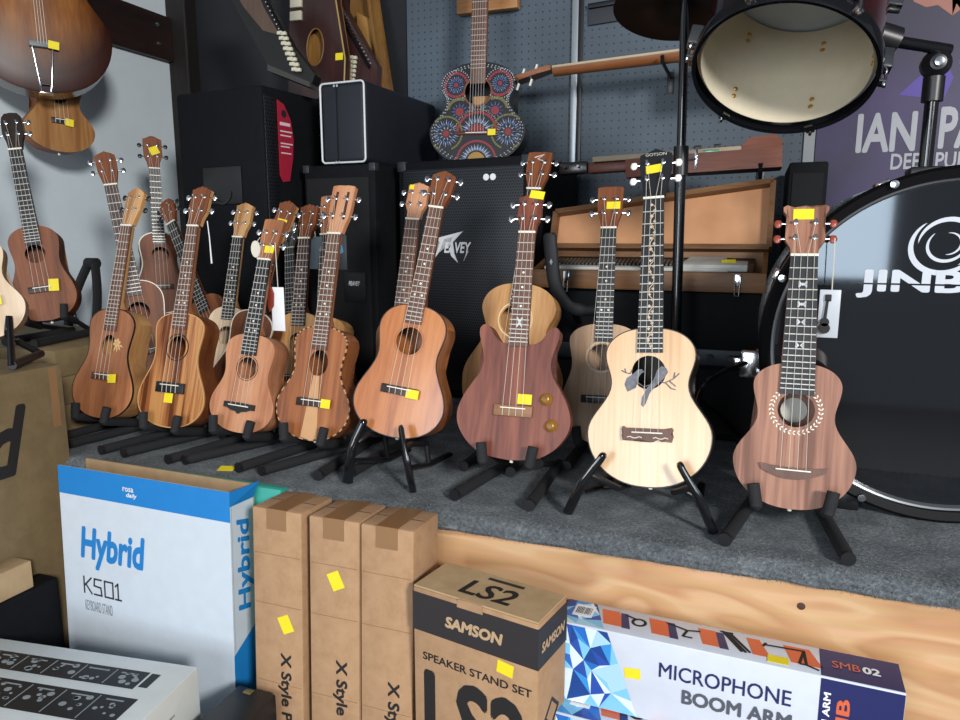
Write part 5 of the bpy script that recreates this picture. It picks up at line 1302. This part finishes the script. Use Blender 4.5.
bm = B(); prism(bm, [(-.30, 0), (.29, 0), (.29, .185), (-.30, .105)], .0, .012); bmesh.ops.rotate(bm, cent=(0, 0, 0), matrix=Matrix.Rotation(radians(-20), 3, 'X'), verts=bm.verts); lid = build('lid', bm, TANI, zc, None, loc=(0, .215, .098))
for a, b_ in (((-.30, .105), (.29, .185)), ((.29, 0), (.29, .185)), ((-.30, 0), (-.30, .105)), ((-.30, .0), (.29, .0))):
    bm = B(); dx, dz = b_[0] - a[0], b_[1] - a[1]; l_ = sqrt(dx * dx + dz * dz); nx, nz = -dz / l_ * .007, dx / l_ * .007
    prism(bm, [(a[0] - nx, a[1] - nz), (b_[0] - nx, b_[1] - nz), (b_[0] + nx, b_[1] + nz), (a[0] + nx, a[1] + nz)], -.03, .013)
    bmesh.ops.rotate(bm, cent=(0, 0, 0), matrix=Matrix.Rotation(radians(-20), 3, 'X'), verts=bm.verts); build('lid_rim', bm, CASEW, lid, None)
zi = thing('keyed_zither', 'keyed zither with dark keys and white end block lying in the open wooden case', 'zither', (-.26, 1.90, 1.375), (radians(12), 0, radians(-1)))
bm = B(); bx(bm, -.27, .26, 0, .15, 0, .035, .003); build('soundbox', bm, flat('zither_black', '#1b1a1a', .4), zi)
bm = B(); bx(bm, -.27, .20, -.001, .02, .0352, .043, .001); build('white_rail', bm, flat('zither_white', '#bfc0ba', .5), zi)
bm = B(); bx(bm, .09, .245, .005, .05, .0352, .052, .002); build('end_block', bm, flat('zither_white', '#bfc0ba', .5), zi)
for k in range(34):
    x = -.26 + k * .0105
    bm = B(); bx(bm, x, x + .006, .03, .085, .0352, .046, .001); build('key', bm, flat('zither_key', '#4a4640', .4), zi)
bm = B(); prism(bm, [(.08, .06), (.17, .06), (.19, .13), (.10, .13)], .0352, .042, 0, 'xy'); build('card', bm, flat('zither_card', '#a8aaa6', .6), zi, None)
sticker(zi, frame((.200, .030, .0525), (1, 0, 0), (0, 1, .3)), .034, .026, .1)
# amplifier under it
am = thing('amplifier', 'black amplifier with grey control strip under the zither case', 'amplifier', (-.24, 1.885, ZS))
bm = B(); bx(bm, -.32, .34, 0, .34, 0, .381, .008); build('cabinet', bm, BLACKTX, am)
bm = B(); bx(bm, -.30, .32, -.004, 0, .195, .235, .001); cp = build('control_strip', bm, flat('amp_grey', '#3c4046', .45, .2), am)
for k in range(6):
    bm = B(); lathe(bm, [(.009, 0), (.008, .012), (0, .012)], 12, 0, Matrix.Translation((.0 + k * .05, -.004, .215)) @ Matrix.Rotation(pi / 2, 4, 'X')); build('control_knob', bm, BLACKPL, cp)
bm = B(); bx(bm, -.30, .32, -.005, 0, .02, .185, .002); build('grille', bm, flat('amp_cloth', '#141416', .9), am)
# dulcimer lying along the top of the lid
du = thing('dulcimer', 'brown dulcimer lying over the open zither case on a wall bracket', 'dulcimer', (-.20, 2.22, 1.672), (0, radians(-2), 0))
W_DU = wood('dulcimer_wood', '#532414', '#6d361f', '#80462c', 10, .45, 'x')
bm = B(); o3 = [(-.17, -.03), (-.10, -.05), (0, -.06), (.10, -.066), (.2, -.07), (.254, -.068), (.254, .068), (.2, .07), (.1, .066), (0, .06), (-.1, .05), (-.17, .03)]
prism(bm, o3, 0, .052, 0, 'xy'); build('soundbox', bm, W_DU, du, None)
bm = B(); bx(bm, -.27, .225, -.02, .02, .0522, .068, .002); build('fretboard', bm, flat('dulcimer_pale', '#a3937a', .5), du)
bm = B(); bx(bm, -.285, -.155, -.018, .018, .02, .050, .006); nk = build('neck', bm, W_DU, du)
bm = B(); bx(bm, -.375, -.285, -.02, .02, .022, .058, .006); build('peg_box', bm, W_BLACKS, du)
for k in range(2):
    for s in (-1, 1):
        bm = B(); tube(bm, [(-.35 + k * .04, s * .02, .04), (-.35 + k * .04, s * .042, .042)], .004, 8); build('tuning_peg', bm, WHITEB if k else BLKB, du)
bm = B(); prism(bm, [(.15, .068), (.17, .088), (.235, .092), (.255, .075), (.255, .052), (.15, .052)], -.022, .022); build('tail_block', bm, W_DU, du, None)
bm = B(); bx(bm, .05, .095, -.05, -.03, .0522, .060, .001); build('green_plate', bm, flat('green_metal', '#6f9a84', .3, .4), du)
for x in (.02, .075):
    bm = B(); bx(bm, x, x + .022, .0, .022, .068, .080, .002); build('bridge_block', bm, BLACKPL, du)
for xk in (-.30, .0):
    zb = 1.672 + (xk + .20) * .035
    w_ = thing('wall_bracket', ('black peg hook under the narrow end of the dulcimer', 'black peg hook under the wide end of the dulcimer')[xk == 0], 'bracket', (xk, 2.608, zb))
    off = .020 if xk < 0 else 0
    bm = B(); tube(bm, [(0, 0, off - .0065), (0, -.45, off - .0065), (0, -.46, off + .012)], .006, 8); build('arm', bm, BLACKPL, w_)
    bm = B(); bx(bm, -.012, .012, -.002, .002, -.03, .04, .001); build('plate', bm, BLACKPL, w_)
# dark panel between the pegboard and the poster is bare wall; black drape
dr = thing('speaker_box', 'narrow matt black column speaker behind the drum, right of the zither case', 'speaker', (.12, 2.25, ZS))
bm = B(); bx(bm, -.045, .055, 0, .33, 0, .72, .006); build('cabinet', bm, BLACKTX, dr)
bm = B(); bx(bm, -.035, .045, -.004, 0, .03, .69, .002); build('grille', bm, flat('black_cloth', '#0d0e11', .9), dr)

# cymbal / microphone pole
mp_ = thing('cymbal_stand', 'slim black stand with chrome wing nut and dark cymbal, behind the blond ukulele', 'stand', (-.160, 1.76, ZS), (0, radians(-1.0), 0))
bm = B(); tube(bm, [(0, 0, .10), (0, 0, .72)], .0125, 14); build('lower_tube', bm, BLACKSH, mp_)
bm = B(); tube(bm, [(0, 0, .70), (0, 0, 1.18)], .0105, 14); build('upper_tube', bm, BLACKSH, mp_)
bm = B(); tube(bm, [(0, 0, .655), (0, 0, .72)], .017, 14); cl = build('clamp', bm, BLACKPL, mp_)
bm = B(); tube(bm, [(.016, 0, .69), (.034, 0, .69)], .004, 8); bx(bm, .030, .037, -.003, .003, .668, .712, .002); build('wing_nut', bm, CHROME, cl)
for k in range(3):
    a = k * 2 * pi / 3 + .6
    bm = B(); tube(bm, [(0, 0, .17), (.12 * cos(a), .12 * sin(a), .08), (.19 * cos(a), .19 * sin(a), .012)], .007, 8); lg = build('leg', bm, BLACKSH, mp_)
    bm = B(); lathe(bm, [(0, -.012), (.012, -.012), (.012, .006), (0, .01)], 10, 0, Matrix.Translation((.19 * cos(a), .19 * sin(a), .012))); build('rubber_foot', bm, BLACKPL, lg)
bm = B(); lathe(bm, [(.006, .02), (.03, .018), (.042, .002), (.09, -.010), (.135, -.018), (.136, -.020), (.09, -.0125), (.042, -.001), (.03, .0155), (.006, .0175)], 48, 0, Matrix.Translation((-.03, .05, 1.045)) @ Matrix.Rotation(radians(-14), 4, 'X') @ Matrix.Rotation(radians(4), 4, 'Y')); build('cymbal', bm, flat('dark_bronze', '#2b2420', .35, .6), mp_, 60)

# bass drum
DX, DZ, DY = .335, 1.300, 1.475
bd = thing('bass_drum', 'large black bass drum with white emblem and lettering on its glossy head', 'drum', (DX, DY, DZ))
RM = Matrix.Rotation(pi / 2, 4, 'X')            # lathe z -> -y
bm = B(); lathe(bm, [(.302, -.02), (.302, -.40)], 96, 0, RM); build('shell', bm, BLACKSH, bd)
bm = B(); lathe(bm, [(0, -.006), (.295, -.006)], 96, 0, RM); hdm, nt_, bs_ = new_mat('drum_head_black'); bs_.inputs['Base Color'].default_value = lin('#15171b'); bs_.inputs['Roughness'].default_value = .05; bs_.inputs['Specular IOR Level'].default_value = 1.0
hd_ = build('drum_head', bm, hdm, bd)
bm = B(); lathe(bm, [(.295, -.012), (.297, .014), (.312, .018), (.318, .012), (.318, -.03), (.306, -.03)], 96, 0, RM); build('front_hoop', bm, flat('black_lacquer', '#0a0a0c', .4, spec=.15), bd, 30)
bm = B(); lathe(bm, [(.290, -.006), (.293, .004), (.2965, .006)], 96, 0, RM); build('hoop_line', bm, flat('dull_chrome', '#8d9196', .3, .7), bd)
bm = B(); lathe(bm, [(.306, -.39), (.318, -.39), (.318, -.43), (.297, -.43)], 96, 0, RM); build('rear_hoop', bm, BLACKSH, bd, 30)
bm = B(); lathe(bm, [(0, -.41), (.295, -.41)], 64, 0, RM); build('rear_head', bm, hdm, bd)
for k in range(8):
    a = k * pi / 4 + radians(22)
    bm = B(); tube(bm, [(.311 * cos(a), -.022, .311 * sin(a)), (.311 * cos(a), .08, .311 * sin(a))], .0035, 8); lathe(bm, [(0, .026), (.007, .025), (.007, .018)], 12, 0, Matrix.Translation((.309 * cos(a), 0, .309 * sin(a))) @ RM)
    tr_ = build('tension_rod', bm, CHROME, bd)
    bm = B(); bx(bm, -.012, .012, .07, .13, -.012, .012, .004); bmesh.ops.rotate(bm, cent=(0, 0, 0), matrix=Matrix.Rotation(-a, 3, 'Y'), verts=bm.verts); bmesh.ops.translate(bm, vec=(.311 * cos(a), 0, .311 * sin(a)), verts=bm.verts); build('lug', bm, CHROME, tr_)
LW = flat('drum_white', '#c3c8d0', .5)
Md = frame((0, .0058, 0), (1, 0, 0), (0, 0, 1))
def arc_crescent(c, r, t, a0, a1, tilt=0, ky=.92, k=28):
    o_, i_ = [], []
    for q in range(k + 1):
        a = a0 + (a1 - a0) * q / k; th = t * sin(pi * q / k) ** .6
        for lst, rr in ((o_, r + th / 2), (i_, r - th / 2)):
            x, y = rr * cos(a), rr * ky * sin(a); lst.append((c[0] + x * cos(tilt) - y * sin(tilt), c[1] + x * sin(tilt) + y * cos(tilt)))
    bm = B()
    vo = [bm.verts.new(Md @ Vector((*p, .0006))) for p in o_]; vi = [bm.verts.new(Md @ Vector((*p, .0006))) for p in i_]
    for q in range(k): bm.faces.new([v for v in (vo[q], vo[q + 1], vi[q + 1], vi[q])])
    bmesh.ops.remove_doubles(bm, verts=bm.verts, dist=1e-6)
    return bm
ec = (-.026, .183)
for c, r, t, a0, a1 in ((ec, .052, .010, 1.7, 5.6), ((ec[0] + .004, ec[1] + .002), .045, .009, -1.6, 2.6), ((ec[0] + .004, ec[1]), .030, .006, 1.8, 5.9), ((ec[0] + .006, ec[1] + .002), .020, .004, -2.2, 1.2)):
    build('emblem_stroke', arc_crescent(c, r, t, a0, a1, .5), LW, hd_, None)
text('lettering', 'JINBAO', Md @ Matrix.Translation((-.008, .113, .0006)), .300, .052, LW, hd_, .032)
bm = B(); patch(bm, Md, -.165, .15, .1115, .1145, .0016); build('lettering_gap', bm, hdm, hd_, None)
# spur leg
bm = B(); tube(bm, smooth_path([(-.33, .17, -.07), (-.385, .10, -.085), (-.425, .06, -.13), (-.44, .05, -.309)], 4), .0055, 8); sp_ = build('spur', bm, BLACKSH, bd)
bm = B(); bx(bm, -.352, -.298, .155, .195, -.105, -.045, .006); bx(bm, -.366, -.345, .16, .19, -.085, -.062, .003); build('spur_bracket', bm, CHROME, sp_)
bm = B(); tube(bm, smooth_path([(.33, .17, -.07), (.385, .10, -.085), (.425, .06, -.13), (.44, .05, -.309)], 4), .0055, 8); build('spur', bm, BLACKSH, bd)
for s in (-1, 1):
    bm = B(); bx(bm, s * .14 - .02, s * .14 + .02, .0, .10, -.32, -.282, .004); build('rest_block', bm, BLACKPL, bd)

# tom on a holder rising from the bass drum
th_ = thing('tom_holder', 'black tom holder post with ball joint rising from the bass drum', 'drum holder', (.300, 1.66, 1.612))
bm = B(); bx(bm, -.03, .03, -.03, .03, -.012, .018, .006); build('base_bracket', bm, BLACKPL, th_)
bm = B(); tube(bm, [(0, 0, .0), (0, 0, .175)], .0125, 16); build('post', bm, BLACKSH, th_)
bm = B(); tube(bm, [(0, 0, .14), (0, 0, .185)], .019, 16); build('collar', bm, BLACKPL, th_)
bm = B(); lathe(bm, [(0, -.027), (.014, -.024), (.026, -.010), (.026, .010), (.014, .024), (0, .027)], 20, 0, Matrix.Translation((0, 0, .208)) @ RM); jt = build('ball_joint', bm, BLACKPL, th_)
bm = B(); lathe(bm, [(0, .034), (.008, .033), (.009, .026)], 14, 0, Matrix.Translation((0, 0, .208)) @ RM); build('bolt', bm, CHROME, jt)
bm = B(); tube(bm, [(.02, 0, .232), (-.08, -.05, .245)], .011, 14); build('arm', bm, BLACKSH, th_)
TD = .159
A = Vector((.13, sin(radians(33)), cos(radians(33)))).normalized()
tm = thing('tom_drum', 'dark red tom drum tilted to show its pale inside, above the bass drum', 'drum', (.026, 1.48, 1.791), A.to_track_quat('Z', 'Y').to_euler())
def shell_mat():
    m, nt, b = new_mat('red_black_fade'); N = nt.nodes.new; L = nt.links.new
    tc = N('ShaderNodeTexCoord'); s = N('ShaderNodeSeparateXYZ'); L(tc.outputs['Object'], s.inputs[0])
    r = N('ShaderNodeValToRGB'); e = r.color_ramp.elements; e[0].position = .02; e[0].color = lin('#120d0e'); e[1].position = .2; e[1].color = lin('#5a1218')
    L(s.outputs[2], r.inputs['Fac']); L(r.outputs[0], b.inputs['Base Color']); b.inputs['Roughness'].default_value = .2; b.inputs['Coat Weight'].default_value = .6
    return m
bm = B(); lathe(bm, [(TD - .006, .02), (TD - .006, .255)], 72, 0); build('shell', bm, shell_mat(), tm)
bm = B(); lathe(bm, [(TD - .012, .012), (TD - .012, .25)], 72, 0); build('inner_wall', bm, bumpy('pale_birch', ['#c9bda2', '#d6cbb2'], 10, .6, .03, .001), tm)
bm = B(); lathe(bm, [(TD - .013, .012), (TD - .006, .02)], 72, 0); build('bearing_edge', bm, flat('birch_edge', '#c9bda2', .6), tm)
bm = B(); lathe(bm, [(TD - .006, -.003), (TD + .001, -.005), (TD + .003, .0), (TD + .003, .022), (TD - .004, .022)], 72, 0); build('lower_hoop', bm, BLACKSH, tm, 30)
bm = B(); lathe(bm, [(TD - .008, .272), (TD + .002, .274), (TD + .005, .268), (TD + .005, .246), (TD - .004, .246)], 72, 0); build('upper_hoop', bm, BLACKSH, tm, 30)
bm = B(); lathe(bm, [(0, .256), (TD - .006, .256)], 64, 0); build('upper_head', bm, flat('grey_head', '#b4bcc2', .5), tm)
for k in range(6):
    a = k * pi / 3 + .35
    for z in (.055, .20):
        bm = B(); r_ = TD - .0065; bx(bm, -.008, .022, -.012, .012, -.022, .022, .004); bmesh.ops.translate(bm, vec=(.004, 0, 0), verts=bm.verts)
        bmesh.ops.rotate(bm, cent=(0, 0, 0), matrix=Matrix.Rotation(a, 3, 'Z'), verts=bm.verts); bmesh.ops.translate(bm, vec=(r_ * cos(a), r_ * sin(a), z), verts=bm.verts); lg = build('lug', bm, CHROME, tm)
        for dz in (-.009, .009):
            bm = B(); M_ = Matrix.Translation(((TD - .012) * cos(a), (TD - .012) * sin(a), z + dz)) @ Matrix.Rotation(a, 4, 'Z') @ Matrix.Rotation(-pi / 2, 4, 'Y'); lathe(bm, [(0, .003), (.0035, .003), (.005, .001), (.005, 0)], 10, 0, M_); build('lug_screw', bm, BRASS, lg)
    bm = B(); tube(bm, [((TD + .012) * cos(a), (TD + .012) * sin(a), -.004), ((TD + .012) * cos(a), (TD + .012) * sin(a), .05)], .003, 8); build('tension_rod', bm, CHROME, tm)
    bm = B(); bx(bm, -.004, .014, -.008, .008, .002, .008, .001); bmesh.ops.rotate(bm, cent=(0, 0, 0), matrix=Matrix.Rotation(a, 3, 'Z'), verts=bm.verts); bmesh.ops.translate(bm, vec=(TD * cos(a), TD * sin(a), 0), verts=bm.verts); build('claw', bm, CHROME, tm)
inv = tm.matrix_basis.inverted()
p = inv @ Vector((.22, 1.61, 1.857)); q = Vector((p.x, p.y, 0)).normalized()
bm = B(); tube(bm, [Vector((0, 0, p.z)) + q * (TD - .004), Vector((0, 0, p.z)) + q * (TD + .035)], .026, 14); tube(bm, [Vector((0, 0, p.z)) + q * (TD + .03), p], .015, 12); build('mount_bracket', bm, BLACKPL, tm)

# poster
po = thing('poster', 'purple concert banner with white lettering on the back wall behind the drum', 'banner', (.160, 2.604, 1.2))
def poster_mat():
    m, nt, b = new_mat('purple_banner'); N = nt.nodes.new; L = nt.links.new
    tc = N('ShaderNodeTexCoord'); n_ = N('ShaderNodeTexNoise'); n_.inputs['Scale'].default_value = 3; n_.inputs['Detail'].default_value = 5; L(tc.outputs['Object'], n_.inputs['Vector'])
    s = N('ShaderNodeSeparateXYZ'); L(tc.outputs['Object'], s.inputs[0])
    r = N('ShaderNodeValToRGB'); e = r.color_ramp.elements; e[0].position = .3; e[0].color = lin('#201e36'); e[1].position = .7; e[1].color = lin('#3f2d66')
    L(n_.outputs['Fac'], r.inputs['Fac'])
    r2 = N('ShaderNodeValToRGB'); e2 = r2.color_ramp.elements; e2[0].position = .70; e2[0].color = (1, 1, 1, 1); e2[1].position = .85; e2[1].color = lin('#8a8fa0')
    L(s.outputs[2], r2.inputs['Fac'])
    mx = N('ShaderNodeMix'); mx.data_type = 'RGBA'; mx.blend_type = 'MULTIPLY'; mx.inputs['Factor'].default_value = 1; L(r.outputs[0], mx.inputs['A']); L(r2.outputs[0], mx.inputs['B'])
    L(mx.outputs['Result'], b.inputs['Base Color']); b.inputs['Roughness'].default_value = .5
    return m
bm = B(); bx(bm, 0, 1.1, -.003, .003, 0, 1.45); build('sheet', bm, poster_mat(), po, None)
Mo = frame((0, -.0032, 0), (1, 0, 0), (0, 0, 1))
PW = flat('banner_white', '#adb0b6', .6)
text('lettering', 'IAN', Mo @ Matrix.Translation((.196, .612, .0004)), .163, .118, PW, po, .03)
text('lettering', 'PA', Mo @ Matrix.Translation((.392, .618, .0004)), .11, .122, PW, po, .03)
text('lettering', 'DEEP PUR', Mo @ Matrix.Translation((.318, .523, .0004)), .205, .048, PW, po, .02)
text('lettering', 'E', Mo @ Matrix.Translation((.392, .83, .0004)), .04, .07, PW, po, .03)
bm = B(); poly(bm, Mo, [(.235, .985), (.27, .965), (.30, .968), (.34, .935), (.36, .95), (.335, .985), (.36, 1.02), (.31, 1.04), (.26, 1.02)], .0004); build('printed_arm', bm, flat('print_skin', '#a06a5c', .6), po, None)
bm = B(); poly(bm, Mo, [(.235, .985), (.38, .975), (.45, 1.0), (.42, 1.06), (.27, 1.05)], .0003); build('printed_sleeve', bm, flat('print_violet', '#5b4aa0', .6), po, None)
bm = B(); poly(bm, Mo, [(.22, .72), (.26, .76), (.33, .82), (.36, .76), (.34, .70)], .0003); build('printed_shape', bm, flat('print_violet', '#5b4aa0', .6), po, None)

# padded yoke of another stand
yk = thing('guitar_stand', 'black guitar stand with padded curved yoke behind the red electric ukulele', 'stand', (-.40, 1.735, ZS))
def Y2(x, z): return (x, 0, z)
bm = B(); tube(bm, smooth_path([(-.074, 0, .525), (-.068, 0, .47), (-.057, 0, .40), (-.030, 0, .352), (.015, 0, .338), (.075, .0, .345)], 5), [.005] + [.0075] * 15 + [.0068] * 5 + [.006] * 5, 12, flat=2.3); build('padded_yoke', bm, flat('pad_black', '#1c1f22', .6), yk, 60)
bm = B(); poly(bm, frame((-.066, -.009, .455), (1, 0, 0), (-.1, 0, 1)), [(-.004, 0), (0, .008), (.004, 0), (0, -.008)], .0006); build('pad_emblem', bm, PGRY, yk, None)
bm = B(); tube(bm, smooth_path([(-.030, .004, .350), (-.025, .10, .31), (-.02, .13, .25), (-.02, .14, .012)], 4), .009, 10); build('post', bm, BLACKPL, yk)
for s in (-1, 1):
    bm = B(); tube(bm, [(-.02, .14, .10), (-.02 + s * .08, .17, .012)], .008, 10); build('leg', bm, BLACKPL, yk)

# hang tags
def tagthing(label, top, w, h, mat, drop, name='hang_tag', yaw=0, cat='tag'):
    r = thing(name, label, cat, top, (0, 0, yaw), 'hang tags on ukuleles')
    bm = B(); tube(bm, [(0, 0, 0), (.002, 0, -drop)], .0011, 6); build('string', bm, NYLON, r)
    bm = B(); bx(bm, -w / 2, w / 2, -.001, .001, -drop - h, -drop, .0006); build('card', bm, mat, r)
    return r
p = loc_pt(U8, (.047, -.004, .475))
t8 = tagthing('white hang tag with a tiny black ukulele charm on the small brown ukulele', (p.x, p.y - .004, p.z), .034, .085, flat('tag_card', '#b9bfc6', .4), .090)
bm = B(); disc(bm, (-.006, -.158), .0095, -.006, -.001, 16); disc(bm, (-.006, -.147), .0075, -.006, -.001, 16); prism(bm, [(-.0085, -.14), (-.0035, -.14), (-.002, -.108), (-.006, -.108)], -.006, -.001); bx(bm, -.008, .002, -.006, -.001, -.110, -.098, .001)
build('ukulele_charm', bm, INK, t8)
p = loc_pt(U3, (.027, -.010, .455))
t3 = tagthing('white paper tag hanging from the head of the small soprano', (p.x, p.y, p.z), .036, .105, WHITEP, .105)
bm = B(); prism(bm, [(-.022, -.165), (-.010, -.15), (-.008, -.12), (-.016, -.10), (-.024, -.12), (-.026, -.15)], -.005, -.002); build('wooden_charm', bm, REDB, t3, None)
p = loc_pt(U3, (-.032, -.004, .455))
dk = thing('wooden_disc', 'pale round disc hanging at the left of the soprano headstock', 'tag', (p.x, p.y, p.z), (0, 0, 0), 'hang tags on ukuleles')
bm = B(); disc(bm, (0, -.018), .020, -.002, .002, 24, 0, .013); build('disc', bm, flat('pale_disc', '#d9d2c2', .6), dk)
bm = B(); tube(bm, [(.004, 0, 0), (.014, 0, .01)], .0009, 6); build('string', bm, NYLON, dk)
p = loc_pt(U2, (.032, .008, .520))
zt_ = build('cable_tie', tube(B(), [(p.x, p.y, p.z), (p.x + .006, p.y - .003, p.z - .04), (p.x + .008, p.y - .003, p.z - .105)], [.0012, .0014, .0022], 6), WHITEP)
tag(zt_, 'white tie dangling from the striped koa ukulele headstock', 'tie')
p = loc_pt(B7, (-.012, -.012, .535))
tagthing('grey-blue plastic tag left of the slotted neck', (p.x - .015, p.y - .01, p.z), .050, .095, flat('tag_greyblue', '#5b6873', .4), .03)
tc_ = tagthing('dark card with small blue emblem right of the slotted neck', (p.x + .062, p.y - .01, p.z + .005), .060, .100, flat('tag_dark', '#33383e', .4), .03)
bm = B(); poly(bm, frame((.008, -.0012, -.072), (1, 0, 0), (0, 0, 1)), [(-.014, -.006), (-.006, .012), (.0, .004), (.008, .014), (.012, -.006), (.004, -.012)], .0006); build('card_emblem', bm, flat('emblem_blue', '#3b8fb5', .5), tc_, None)
